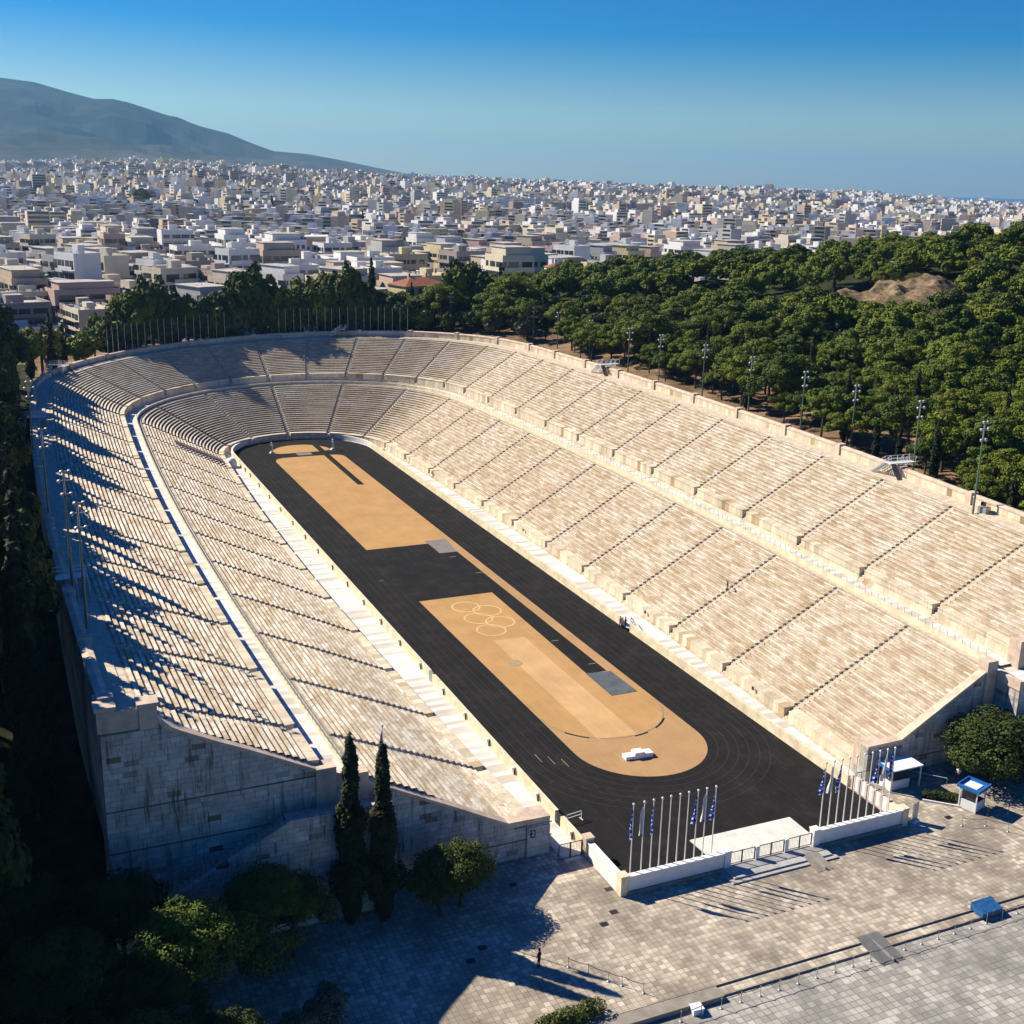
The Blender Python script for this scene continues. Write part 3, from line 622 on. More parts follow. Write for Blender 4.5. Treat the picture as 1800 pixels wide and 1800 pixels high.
def far_h(x, y):
    dx, dy = x-CAM.x, y-CAM.y; r = math.hypot(dx, dy); a = math.degrees(atan2(dx, dy))
    t = HPROF[0][1]
    for (a0, h0), (a1, h1) in zip(HPROF, HPROF[1:]):
        if a0 <= a <= a1: t = h0+(h1-h0)*(a-a0)/(a1-a0)
    if a > 60: t = 10
    h = 3+(t-3)*smooth(420, 3000, r)
    if r > 3000: h = t+(-80-t)*smooth(3300, 6500, r)
    return h+3.5*sin(x*.006+1)*sin(y*.005)*smooth(600, 1500, r)
def ground(x, y):
    e = edist(x, y); t = smooth(60, 170, e) if x < -5 or y > 260 else smooth(150, 320, e)
    return H(x, y)*(1-t)+far_h(x, y)*t-(1.0 if e > 250 else 0)*t
mb = MB(); gx_ = []
def grid(us, es, f):
    g = [[f(u, e) for e in es] for u in us]
    for i in range(len(us)-1):
        for j in range(len(es)-1): mb.quad(g[i][j], g[i][j+1], g[i+1][j+1], g[i+1][j])
def outp(u, e):
    if u < 0: bx_, by_, nx, ny = hw(u), u, 1, 0
    elif u > UL: bx_, by_, nx, ny = -hw(UL-u), UL-u, -1, 0
    else: bx_, by_, nx, ny = base(u)
    if 0 <= u <= UL and not (Y1 < u < Y1+ARC): ny = 0; nx = 1 if u <= Y1 else -1
    x, y = bx_+nx*(40.0+e), by_+ny*(40.0+e); return (x, y, ground(x, y))
es = [0, 2, 4, 7, 11, 16, 22]+[28+7*k for k in range(40)]
us = [-60+5*k for k in range(int((Y1+60)/5))]+[Y1+ARC*k/40 for k in range(41)]+[Y1+ARC+5*k for k in range(1, int((Y1+60)/5)+1)]
grid(us, es, outp)
mb.m = [1 if (edist(mb.v[4*i][0], mb.v[4*i][1]) > 19 and mb.v[4*i][0] > -10) or mb.v[4*i][0] < -55 else 0 for i in range(len(mb.f))]
ff = NT('forest_floor', .95, .05); f_ = ff.noise(ff.pos(), .4, 5, .7); ff.col(ff.ramp(f_, [(.35, (.016, .022, .009)), (.55, (.035, .040, .018)), (.75, (.085, .062, .035))]))
struct(mb, 'hillside', [M['earth'], ff.m], True)
# city ground to the horizon
mb = MB(); rr = [395*1.09**k for k in range(40)]
rr = [r for r in rr if r < 9000]; aa = [radians(-14+1.5*k) for k in range(54)]
def cg(a, r): x, y = CAM.x+r*sin(a), CAM.y+r*cos(a); return (x, y, far_h(x, y)-1.2)
g = [[cg(a, r) for r in rr] for a in aa]
for i in range(len(aa)-1):
    for j in range(len(rr)-1): mb.quad(g[i][j], g[i+1][j], g[i+1][j+1], g[i][j+1])
M['street'] = plain('city_ground', (.10, .10, .09), .95, .4, .02); struct(mb, 'city_ground', M['street'], True)
mb = MB(); mb.quad((-9000, -3000, -76), (19500, -3000, -76), (19500, 19500, -76), (-9000, 19500, -76))
sm = NT('sea_water', .35, .5); sm.col((.012, .045, .085)); struct(mb, 'sea', sm.m)
# mountain on the left
def px_dir(px, py):
    d = fw+(px-900)/2057.35*r2-(py-900)/2057.35*u2; return atan2(d.x, d.y), d.z/math.hypot(d.x, d.y)
sil = [px_dir(*p) for p in ((-420, 120), (-200, 128), (-60, 131), (0, 134), (60, 142), (120, 160), (165, 172), (200, 172), (250, 186), (330, 214), (360, 223), (400, 233), (440, 250), (480, 265), (540, 270), (600, 281), (660, 294), (720, 306), (800, 322), (900, 345))]
def ridge(a):
    if a <= sil[0][0]: return sil[0][1]
    for (a0, t0), (a1, t1) in zip(sil, sil[1:]):
        if a <= a1: return t0+(t1-t0)*(a-a0)/(a1-a0)
    return sil[-1][1]
from mathutils import noise as mn
mb = MB(); NA, NR = 150, 70; R0, RP, R1 = 4300, 7600, 9600
def mt(i, j):
    a = radians(-16)+(radians(24)-radians(-16))*i/NA; t = j/NR; r = R0+(R1-R0)*t; hr_ = CAM.z+RP*ridge(a)
    tp = (RP-R0)/(R1-R0); base_h = -20 if a > radians(14) else 60
    base_h = 60-90*smooth(radians(12), radians(20), a)
    s_ = (t/tp) if t < tp else 1-(t-tp)/(1-tp)*.8
    x, y = CAM.x+r*sin(a), CAM.y+r*cos(a)
    n = mn.fractal(Vector((x*.0011, y*.0011, 0)), 1.0, 2.0, 6)
    k = s_**1.45 if t < tp else s_
    z = base_h+(hr_-base_h)*k
    if t < tp*.97: z += n*(150*min(1, max(0, (hr_-60)/350)))*sin(pi*min(1, t/tp))**.8
    return (x, y, z-6*(t < .02))
g = [[mt(i, j) for j in range(NR+1)] for i in range(NA+1)]
for i in range(NA):
    for j in range(NR): mb.quad(g[i][j], g[i+1][j], g[i+1][j+1], g[i][j+1])
mm = NT('mountain_scrub', .95, .05); P = mm.pos(); f = mm.noise(mm.mapv(P, (.0016, .0016, .004)), 1, 8, .72); f2 = mm.noise(mm.mapv(P, (.012, .012, .02)), 1, 6, .75)
zz_ = sep(mm, P)[2]; lo = mm.math('MULTIPLY_ADD', zz_, -.0022, .62)
c = mm.ramp(mm.math('ADD', mm.math('MULTIPLY', f, .7), mm.math('MULTIPLY', lo, .5)), [(.30, (.018, .026, .018)), (.48, (.045, .052, .04)), (.62, (.13, .115, .10))]); c = mm.mix(mm.ramp(f2, [(.5, 0), (.68, .6)]), c, (.035, .045, .03)); mm.col(c)
struct(mb, 'mountain', mm.m, True)
# haze: one closed box of even air
mb = MB(); mb.box(-9500, 19900, -3400, 19900, -78, 640)
hz = mb.build('haze', None); hz.data.materials.clear()
hm = bpy.data.materials.new('haze_air'); hm.use_nodes = True; t_ = hm.node_tree; t_.nodes.clear(); ou = t_.nodes.new('ShaderNodeOutputMaterial'); pv = t_.nodes.new('ShaderNodeVolumePrincipled')
pv.inputs['Color'].default_value = (.27, .61, 1, 1); pv.inputs['Density'].default_value = 5.5e-5; pv.inputs['Anisotropy'].default_value = .25; t_.links.new(pv.outputs[0], ou.inputs['Volume'])
hz.data.materials.append(hm); tag(hz, kind='stuff')
# ================================================================ objects of the forecourt and arena
def gz(x, y): return ground(x, y)
# victory podium of white boxes
t = empty('victory_podium', (-1.8, 23.7, 0), 'white three-step victory podium on the near end of the sand', 'podium', None, radians(-4))
for x0, x1, h in ((-1.75, -.6, .42), (-.6, .6, .78), (.6, 1.75, .55)):
    b = MB(); b.box(x0+.01, x1-.01, -.55, .55, 0, h); b.build('step_block', M['white'], t)
# herm pillars
def herm(x, y, lab):
    t = empty('herm_pillar', (x, y, 0), lab, 'statue', 'double headed herm pillars on the track')
    b = MB(); b.box(-.5, .5, -.5, .5, 0, .25); b.box(-.38, .38, -.38, .38, .25, .45); b.build('base', M['parapet_white'], t)
    b = MB(); b.lathe([(.27, .45), (.25, 1.4), (.30, 2.0), (.33, 2.1), (.2, 2.15)], 4); b.build('shaft', M['parapet_white'], t)
    b = MB(); b.lathe([(.1, 2.1), (.12, 2.2), (.2, 2.35), (.22, 2.5), (.17, 2.68), (.05, 2.75), (0, 2.76)], 10); b.build('head', M['parapet_white'], t, True)
herm(-7.36, 189.9, 'white marble herm pillar left of the far sand patch'); herm(7.4, 189.2, 'white marble herm pillar right of the far sand patch')
# flags
def flag_mat(kind):
    m = NT(kind+'_flag_cloth', .8, .2); s_ = sep(m, m.obj()); f = m.noise(m.mapv(m.obj(), (2.5, 2.5, 1.2)), 1, 2)
    if kind == 'striped':
        v = m.math('FRACT', m.math('ADD', m.math('MULTIPLY', s_[2], 1.9), m.math('MULTIPLY', f, 2.6))); c = m.mix(m.math('GREATER_THAN', v, .62), (.008, .05, .42), (.62, .68, .80))
    elif kind == 'plain': c = m.mix(f, (.62, .64, .70), (.80, .81, .84))
    else: c = m.mix(m.ramp(f, [(.52, 0), (.6, 1)]), (.02, .05, .30), (.35, .4, .55))
    m.col(c); return m.m
FM = {k: flag_mat(k) for k in ('striped', 'plain', 'dark')}
def flag_mesh(seed, L=2.7):
    rnd = random.Random(seed); b = MB(); N, K = 12, 10; ph = rnd.random()*6; g = []
    for j in range(N+1):
        t_ = j/N; w_ = .10+.52*(t_**.7)*(1-.35*max(0, t_-.75)*4*.5); z = -L*t_; row = []
        for k in range(K+1):
            s_ = k/K; x = .06+w_*s_*(.75+.25*sin(ph+t_*5)); y = .10*sin(s_*9+ph+t_*3)*(.3+t_); row.append((-x, y, z-.35*s_*t_*(1 if j == N else .4)))
        g.append(row)
    for j in range(N):
        for k in range(K): b.quad(g[j][k], g[j][k+1], g[j+1][k+1], g[j+1][k])
    return b
def flagpole(x, y, z, h, kind, lab, group, i, r=.055):
    t = empty('flagpole', (x, y, z), lab, 'flagpole', group)
    b = MB(); b.tube((0, 0, 0), (0, 0, h), r*1.3, r*.8, 8); b.build('pole', M['pole_white'], t)
    b = MB(); b.lathe([(0, -.1), (.1, -.05), (.13, .05), (.08, .14), (0, .18)], 8, (0, 0, h)); b.build('finial', M['pole_white'], t, True)
    if kind:
        f = flag_mesh(i).build('flag', FM[kind], t, True); f.location = (0, 0, h-.55); f.rotation_euler = (0, 0, random.Random(i).uniform(-.9, .9))
ords = ['first', 'second', 'third', 'fourth', 'fifth', 'sixth', 'seventh', 'eighth', 'ninth', 'tenth']
kinds = ['striped', 'plain', 'striped', None, None, None, None, 'striped', 'plain', 'striped']
for side, xs_ in (('left', [-15.76,-14.59,-13.59,-12.65,-11.71,-10.69,-9.73,-8.70,-7.72,-6.68]), ('right', [6.37,7.38,8.38,9.33,10.28,11.24,12.27,13.24,14.22,15.19])):
    for i, x in enumerate(xs_):
        d = {'striped': 'with a limp blue and white striped flag', 'plain': 'with a limp plain white flag', None: 'without a flag'}[kinds[i]]
        flagpole(x, .85, 0, 8.9, kinds[i], 'flagpole %s, %s of the %s row' % (d, ords[i], side), 'flagpoles behind the low white wall', i+(40 if side == 'right' else 0))
flagpole(-38.35, 6.3, 0, 18.4, 'dark', 'tall thin pole with a dark blue flag just right of the two cypresses', None, 77, .05)
# ring of bare flagpoles behind the far curve
n = 0
def curve_u_for_px(px):
    best = None
    for k in range(400):
        u = Y1+ARC*(k/399.)*1.0; P = S(u, 41.8, 19.5)+Vector((0, 0, 4)); q = P-CAM; X = 900+2057.35*q.dot(r2)/q.dot(fw)
        if best is None or abs(X-px) < best[0]: best = (abs(X-px), u)
    return best[1]
PX = [182,192,203,214,226,238,249,261,274,286,299,311,324,337,350,363,377,391]+[489,502,516,529,543,557,571,585,598,612,626,640,653,666,679,693,705,718]
bp = MB(); bp.tube((0, 0, -2), (0, 0, 7.4), .05, .035, 5); bpm = bp.mesh('bare_pole', M['pole_white'])
for i, px in enumerate(PX):
    P = S(curve_u_for_px(px), 41.8, 19.5); P = S(curve_u_for_px(px), 40.7, 19.9); o = bpy.data.objects.new('flagpole', bpm); link(o); o.location = P
    if i < 18: lab = 'thin bare flagpole, number %d from the left behind the far left curve' % (i+1)
    else: lab = 'thin bare flagpole, number %d from the left behind the middle of the far curve' % (i-17)
    tag(o, lab, 'flagpole', 'bare flagpoles round the far curve')
# floodlights
def floodlight(x, y, z, h, lab, n_l=6, mat='pole_green', first=[None]):
    key = (n_l, mat)
    t = empty('floodlight_mast', (x, y, z), lab, 'floodlight', 'floodlight masts round the stadium rim')
    b = MB(); b.tube((0, 0, 0), (0, 0, h), .16, .09, 8); b.build('mast', M[mat], t)
    b = MB(); b.box(-.75, .75, -.05, .05, h-.05, h+.05); b.box(-.5, .5, -.05, .05, h-1.55, h-1.45); b.box(-.45, .45, -.05, .05, h+.95, h+1.05); b.tube((0, 0, h-1.6), (0, 0, h+1.05), .11, n=6); b.build('crossarm', M['metal_grey'], t)
    for (lx, lz) in ((-.7, 0), (.7, 0), (-.45, -1.5), (.45, -1.5), (-.4, 1.0), (.4, 1.0))[:n_l]:
        c = MB(); c.lathe([(0, 0), (.13, .02), (.24, .18), (.26, .28), (.23, .28), (0, .22)], 10); o = c.build('lamp', M['metal_grey'], t, True)
        o.location = (lx, .0, h+lz+.05); o.rotation_euler = (radians(115), 0, radians(90)+lx*.5)
inv = [(1712,888,742),(1608,825,707),(1503,783,680),(1408,757,655),(1323,725,628),(1244,698,608),(1174,673,590),(1108,658,578),(1048,635,565),(994,615,548),(943,608,540),(885,593,528),(809,585,515)]
rimR = [(57.7,35.4,33.9,19.6),(64.6,55.2,32.9,21),(66.4,72.4,32.4,21),(65.9,85.6,32.7,21.5),(66.6,102.9,32.8,21.5),(67,119.9,32.8,21.5),(67.2,137.8,32.6,21.3),(66.6,150.5,32.5,21),(67,170.6,32,20.5),(66.8,188,32,20.5),(65.2,199.3,32.2,20.5),(60,217.4,32.2,20.3),(53.3,229.5,33.2,20)]
for i, (x, y, top, zb) in enumerate(rimR):
    z0 = zb if i == 0 else gz(x, y)-.3
    floodlight(x, y, z0, top-z0-1, 'green floodlight mast, number %d from the near end on the right rim' % (i+1))
for i, (y, x, h) in enumerate(((34, -60.6, 12), (48, -61.0, 12.5), (84, -61.7, 12), (126, -61.9, 12))):
    z0 = fin(x, y, 19.4).z-.2; floodlight(x+.3, y, z0, h, 'green floodlight mast, number %d from the near end on the left rim' % (i+1))
# steel access stairs over the outer wall
def access(u, lab):
    bx_, by_, nx, ny = base(u); P = S(u, 39.5, 19.4); th = atan2(ny, nx); t = empty('access_stairs', P, lab, 'access stairs', 'steel stairs bridging the outer wall', th)
    H_ = 1.9*F(P.x, P.y)
    b = MB(); b.box(-2.2, 2.6, -.7, .7, H_, H_+.1); b.build('platform', M['metal_white'], t)
    for s_, z0 in ((-1, 0), (1, -.9)):
        f = MB(); cx_ = -1.6 if s_ < 0 else 2.0
        for k in range(10): z = H_-(k+1)*(H_-z0)/10; y = .7+k*.29; f.box(cx_-.6, cx_+.6, y, y+.3, z, z+.05)
        for xx in (cx_-.6, cx_+.6): f.quad((xx, .7, H_-.25), (xx, 3.6, z0-.1), (xx, 3.6, z0+.2), (xx, .7, H_+.05))
        f.build('stair_flight', M['metal_grey'], t)
        h = MB()
        for xx in (cx_-.6, cx_+.6):
            for hh in (.55, 1.0): h.tube((xx, .7, H_+hh), (xx, 3.6, z0+hh), .035, n=4)
            for k in range(6): y = .7+2.9*k/5; zz = H_-(H_-z0)*k/5; h.tube((xx, y, zz), (xx, y, zz+1), .03, n=4)
        h.build('handrail', M['metal_white'], t)
    f = MB(); f.quad((-2.2, -.7, H_), (-2.2, -2.6, 0), (-1.2, -2.6, 0), (-1.2, -.7, H_)); f.build('canvas_cover', plain('canvas_%d' % int(u), (.30, .22, .15), .9), t)
    h = MB()
    for yy in (-.7, .7):
        for hh in (.5, 1.0): h.tube((-2.2, yy, H_+hh), (2.6, yy, H_+hh), .035, n=4)
        for k in range(5): x = -2.2+4.8*k/4; h.tube((x, yy, H_), (x, yy, H_+1.0), .03, n=4)
    h.build('handrail', M['metal_white'], t)
access(55.5, 'white steel stairs bridging the outer wall on the right, nearest the camera'); access(148, 'white steel stairs bridging the outer wall at the middle of the right stand')
access(Y1+ARC*.36, 'white steel stairs bridging the outer wall at the far right curve'); access(Y1+ARC*.86, 'shaded steel stairs bridging the outer wall at the far left curve')
access(UL-58, 'white steel stairs bridging the outer wall on the left, nearest the camera'); access(UL-150, 'white steel stairs bridging the outer wall along the left stand in tree shade')
# lamps on the left track parapet
for i, y in enumerate([10.2, 18.4, 24.6, 32, 39.5, 47.2, 56, 64.8, 73.6, 82.4, 91.5, 100.5, 110, 119, 128.5, 138.5, 148.5, 158.5, 167.5, 173]):
    t = empty('parapet_lamp', (-W-.42, y, 0), 'small white lamp, number %d from the near end of the left track parapet' % (i+1), 'lamp', 'lamps along the left track parapet')
    b = MB(); b.box(-.12, 0, -.09, .09, .25, 1.1); b.build('bracket', M['metal_dark'], t)
    b = MB(); b.box(-.42, -.05, -.2, .2, 1.05, 1.25); b.box(-.4, -.3, -.17, .17, .8, 1.06); b.build('lamp_head', M['white'], t)
for i, y in enumerate([32.5, 62, 108, 155]):
    t = empty('wall_lamp', (hw(y)-.05, y, 1.25), 'dark lamp on the right lower podium wall, number %d from the near end' % (i+1), 'lamp', 'lamps on the right podium wall')
    b = MB(); b.box(-.35, -.25, -.2, .2, -.15, .3); b.build('lamp_head', M['metal_dark'], t); b = MB(); b.tube((-.25, 0, .05), (0, 0, -.1), .05, n=6); b.build('bracket', M['metal_dark'], t)
# small panels and bins
def simple(name, boxes, lab, cat, loc, rz=0, group=None, mat='metal_grey', parts=None):
    if parts:
        t = empty(name, loc, lab, cat, group, rz)
        for pn, bx, mt in parts:
            b = MB(); [b.box(*q) for q in bx]; b.build(pn, M[mt], t)
        return t
    b = MB(); [b.box(*q) for q in boxes]; o = b.build(name, M[mat]); o.location = loc; o.rotation_euler = (0, 0, rz); return tag(o, lab, cat, group)
simple('notice_panel', [(-.06, .06, -.02, .9, 0, 1.5)], 'small grey notice panel standing in the parapet door halfway along the left track', 'panel', (-16.9, 51.7, 0), .3)
simple('notice_panel', [(-.06, .06, -.02, .8, 0, 1.4)], 'small dark panel standing in the parapet opening at the near left corner of the track', 'panel', (-16.9, 13.1, 0), .2, None, 'metal_dark')
simple('crowd_barrier', None, 'short white barrier on the track beside the near left parapet opening', 'barrier', (-15.2, 13.6, 0), .15, None, None, [('frame', [(-1, 1, -.03, .03, .9, 1.0), (-1, 1, -.03, .03, .55, .6), (-1, -.94, -.03, .03, 0, 1), (.94, 1, -.03, .03, 0, 1)], 'metal_white'), ('foot', [(-1, -.9, -.3, .3, 0, .05), (.9, 1, -.3, .3, 0, .05)], 'metal_white')])
simple('crowd_barrier', None, 'dark railing barrier beside the two people at the opening in the right track parapet', 'barrier', (18.2, 60.2, 0), 1.3, None, None, [('frame', [(-1.3, 1.3, -.03, .03, 1.0, 1.08), (-1.3, 1.3, -.03, .03, .5, .55), (-1.3, -1.22, -.03, .03, 0, 1.05), (-.04, .04, -.03, .03, 0, 1.2), (1.22, 1.3, -.03, .03, 0, 1.05)], 'metal_dark')])
simple('loudspeaker_box', None, 'grey cabinet by the nearest floodlight mast on the right top walkway', 'cabinet', (58.9, 34.6, 20.1), .1, None, None, [('body', [(-.5, .5, -.7, .7, 0, 1.8)], 'metal_grey'), ('spotlight', [(-.5, -.1, -.3, .3, 2.0, 2.5)], 'metal_dark')])
simple('waste_bin', None, 'blue bin on the bare earth behind the right outer wall', 'bin', (66.5, 58.5, gz(66.5, 58.5)), 0, None, None, [('body', [(-.45, .45, -.45, .45, 0, 1.2)], 'blue'), ('lid', [(-.5, .5, -.5, .5, 1.2, 1.3)], 'metal_dark')])
# booth with blue roof
def booth(loc, rz, lab, w_, d_, canopy=False):
    t = empty('ticket_booth', loc, lab, 'booth', None, rz)
    b = MB(); b.box(-w_, w_, -d_, d_, .05, 1.15); b.build('counter', M['metal_white'], t)
    b = MB(); b.box(-w_+.06, w_-.06, -d_+.06, d_-.06, 1.15, 1.2); b.box(-w_+.2, -w_+.25, -d_+.1, d_-.1, 1.2, 2.3); b.build('window', M['glass'], t)
    for x in (-w_, w_):
        for y in (-d_, d_): b = MB(); b.box(x-.06, x+.06, y-.06, y+.06, 0, 2.5); b.build('post', M['metal_white'], t)
    b = MB(); o_ = .32
    for q in ((-w_-o_, w_+o_, -d_-o_, -d_-o_+.1), (-w_-o_, w_+o_, d_+o_-.1, d_+o_), (-w_-o_, -w_-o_+.1, -d_-o_+.1, d_+o_-.1), (w_+o_-.1, w_+o_, -d_-o_+.1, d_+o_-.1)): b.box(*q, 2.45, 2.85)
    b.quad((-w_-.35, -d_-.35, 2.62), (w_+.35, -d_-.35, 2.62), (w_+.35, d_+.35, 2.62), (-w_-.35, d_+.35, 2.62)); b.build('roof_frame', M['blue'], t)
    b = MB()
    for k in range(5): x = -w_*.75+k*w_*1.5/5; b.box(x, x+w_*.24, -d_*.75, d_*.75, 2.64, 2.72)
    b.build('roof_panel', M['white'], t); return t
booth((26.4, .3, 0), radians(18), 'small white booth with a blue framed roof on the right of the plaza', .95, .95)
t = empty('canopy_booth', (21.6, 7.2, 0), 'white counter booth under a flat striped canopy by the right corner pier', 'booth'); t.scale = (.82, .85, .92)
b = MB(); b.box(-1.4, 1.9, -1.0, 1.1, 0, 1.2); b.build('counter', M['metal_white'], t); b = MB(); b.box(-1.3, 1.8, -.95, 1.0, 1.2, 2.2); b.build('window', M['glass'], t)
b = MB(); b.box(-1.7, 3.6, -1.5, 1.5, 2.75, 2.9); b.build('canopy', M['white'], t); b = MB(); [b.box(-1.72, -1.66+k*.0, -1.5+k*.6, -1.2+k*.6, 2.72, 2.93) for k in range(5)]; b.box(-1.75, -1.55, -1.6, 1.6, 2.6, 2.95); b.build('canopy_edge', M['blue'], t)
for x, y in ((-1.5, -1.3), (3.4, -1.3), (3.4, 1.3)): b = MB(); b.box(x-.07, x+.07, y-.07, y+.07, 0, 2.75); b.build('post', M['metal_white'], t)
# totem, white box, ramps, tarp covered frame
simple('sign_totem', None, 'grey upright sign slab on a white foot beside the right end of the low wall', 'sign', (18.4, .2, 0), .25, None, None, [('panel', [(-.45, .45, -.07, .07, .3, 2.3)], 'metal_grey'), ('foot', [(-.5, .5, -.3, .3, 0, .3)], 'metal_white')])
simple('white_box', None, 'small white box beside the rope barrier below the steps', 'box', (-18.9, -15.95, -.34), -.1, None, None, [('body', [(-.45, .45, -.4, .4, 0, .5)], 'metal_white'), ('lid', [(-.5, .5, -.45, .45, .5, .56)], 'metal_white')])
def ramp(loc, w_, l_, z1, lab, mat, name='access_ramp'):
    t = empty(name, loc, lab, 'ramp', 'grey access ramps over the steps')
    for k in (0, 1):
        x0 = -w_+k*w_+.02; b = MB(); b.quad((x0, 0, z1), (x0, -l_, .03), (x0+w_-.04, -l_, .03), (x0+w_-.04, 0, z1)); b.quad((x0, 0, z1), (x0, 0, 0), (x0, -l_, 0), (x0, -l_, .03)); b.quad((x0+w_-.04, 0, 0), (x0+w_-.04, 0, z1), (x0+w_-.04, -l_, .03), (x0+w_-.04, -l_, 0)); b.quad((x0, 0, z1), (x0+w_-.04, 0, z1), (x0+w_-.04, .5, z1), (x0, .5, z1)); b.build('ramp_plate', M[mat], t)
    b = MB(); b.box(-.03, .03, -l_+.1, .4, z1*.3, z1*.9+.02); b.build('centre_rib', M['metal_grey'], t)
ramp((3.8, -1.5, 0), .95, 2.2, .36, 'brownish double ramp against the entrance steps of the gate', 'stepstone'); ramp((.6, -13.9, -.34), 1.25, 3.2, .42, 'grey rubber double ramp over the two long plaza steps', 'rubber')
t = empty('covered_frame', (12.6, -14.6, -.17), 'metal frame covered with a blue tarpaulin standing on the long plaza steps', 'covered frame', None, .02); t.scale = (.66, .66, .72); t.location = (13.6, -14.75, -.17)
b = MB(); b.quad((-1.9, -1.0, .75), (1.9, -1.0, .75), (1.9, 1.3, 1.25), (-1.9, 1.3, 1.25)); b.quad((-1.9, -1.0, .1), (1.9, -1.0, .1), (1.9, -1.0, .75), (-1.9, -1.0, .75)); b.quad((-1.9, 1.3, .3), (-1.9, -1.0, .1), (-1.9, -1.0, .75), (-1.9, 1.3, 1.25)); b.quad((1.9, -1.0, .1), (1.9, 1.3, .3), (1.9, 1.3, 1.25), (1.9, -1.0, .75)); b.quad((-1.9, 1.3, .3), (-1.9, 1.3, 1.25), (1.9, 1.3, 1.25), (1.9, 1.3, .3)); b.build('tarpaulin', M['tarp'], t)
b = MB(); [b.tube(p, q, .035, n=5) for p, q in (((-2.4, 1.7, 0), (-2.4, 1.7, 1.2)), ((-1.2, 2.0, 0), (-1.2, 2.0, 1.2)), ((-2.4, 1.7, 1.2), (1.2, 2.0, 1.2)), ((1.2, 2.0, 0), (1.2, 2.0, 1.2)), ((2.6, .6, 0), (2.6, .6, 1.1)), ((1.2, 2.0, 1.2), (2.6, .6, 1.1)), ((0, -1.02, .1), (0, -1.02, 1.1)))]; b.build('frame_rail', M['metal_grey'], t)
# rope barriers: post (foot, cap), rope to the next
pm = MB(); pm.lathe([(.028, .05), (.028, .95), (.05, .97), (.04, 1.03), (0, 1.04)], 8); pmesh = pm.mesh('post', M['metal_grey'], True)
fm_ = MB(); fm_.lathe([(.15, 0), (.14, .05), (.08, .1), (0, .12)], 14); fmesh = fm_.mesh('foot', M['metal_grey'], True)
def barrier(pts, z, labf):
    for i, (x, y) in enumerate(pts):
        t = empty('barrier_post', (x, y, z), labf(i), 'barrier post', 'posts of the rope barriers on the plaza')
        link(bpy.data.objects.new('post', pmesh), t); link(bpy.data.objects.new('foot', fmesh), t)
        if i+1 < len(pts):
            dx, dy = pts[i+1][0]-x, pts[i+1][1]-y; b = MB(); prev = Vector((0, 0, .92))
            for k in range(1, 7): s_ = k/6; q = Vector((dx*s_, dy*s_, .92-.10*4*s_*(1-s_))); b.tube(prev, q, .028, n=4, cap=False); prev = q
            b.build('rope', M['metal_dark'], t)
barrier([(-20.7+1.95*k, -16.45+.035*k) for k in range(22)], -.34, lambda i: 'barrier post, number %d from the left in the long row below the plaza steps' % (i+1))
barrier([(-26.3, -7.4), (-25.1, -8.8), (-24, -10.3), (-23.2, -11.2), (-22, -12.7)], 0, lambda i: 'barrier post, number %d from the shaded end of the short slanting row near the hedge' % (i+1))
barrier([(22.6, -2.3), (24.9, -3.3), (26.3, -5.0), (26.9, -6.7), (27.4, -8.4)], 0, lambda i: 'barrier post, number %d of the row bending away from the blue roofed booth' % (i+1))
barrier([(26.9, -1.6), (29.2, -2.2), (31.4, -2.6)], 0, lambda i: 'barrier post, number %d of the short row behind the blue roofed booth' % (i+1))
# manhole covers
for i, (px, py) in enumerate(((1180, 1635), (1205, 1656), (1070, 1563), (902, 1555), (848, 1666), (828, 1689), (1667, 1437))):
    d = fw+(px-900)/2057.35*r2-(py-900)/2057.35*u2; k = -CAM.z/d.z; P = CAM+d*k
    if i == 0: P = Vector((-18.9, -1.9, 0))
    if i == 1: P = Vector((-20.6, -3.2, 0))
    b = MB(); b.box(-.38, .38, -.3, .3, 0, .02); b.box(-.3, .3, -.03, .03, .02, .03); o = b.build('manhole_cover', M['metal_dark']); o.location = (P.x, P.y, .0)
    tag(o, 'dark manhole cover in the plaza paving, number %d from the low wall corner' % (i+1), 'manhole cover', 'manhole covers in the plaza')
# hedges
def leafcloud(rnd, n, pts, size, squash=.5, up=.25):
    b = MB()
    for _ in range(n):
        c, nrm = pts(rnd); s_ = size*rnd.uniform(.6, 1.25)
        nn = (nrm+Vector((rnd.gauss(0, .45), rnd.gauss(0, .45), rnd.gauss(up, .4)))).normalized(); a = nn.orthogonal().normalized(); a = Matrix.Rotation(rnd.random()*6.28, 3, nn) @ a; q = nn.cross(a)
        b.quad(c-a*s_-q*s_*squash, c+a*s_-q*s_*squash, c+a*s_*.7+q*s_*squash, c-a*s_*.7+q*s_*squash)
    return b
def blob_pts(blobs):
    wts = [r*r for _, r, _ in blobs]; tot = sum(wts)
    def f(rnd):
        t_ = rnd.random()*tot
        for (c, r, sq), w_ in zip(blobs, wts):
            t_ -= w_
            if t_ <= 0: break
        d = Vector((rnd.gauss(0, 1), rnd.gauss(0, 1), rnd.gauss(.25, 1))).normalized(); k = rnd.uniform(.72, 1.04)
        return Vector((c[0]+d.x*r*k, c[1]+d.y*r*k, c[2]+d.z*r*k*sq)), d
    return f
def tree_obj(name, fmesh, tmesh, mats, loc, s, rz, lab, cat, group):
    t = empty(name, loc, lab, cat, group, rz); t.scale = (s, s, s) if not isinstance(s, tuple) else s
    link(bpy.data.objects.new('crown', fmesh), t)
    if tmesh: link(bpy.data.objects.new('trunk', tmesh), t)
    return t
rnd = random.Random(3)
b = leafcloud(rnd, 2600, blob_pts([((x*.6, rnd.uniform(-.3, .3), .55), .8, .8) for x in range(-4, 5)]), .1); hm_ = b.mesh('hedge_leaves', M['broad'])
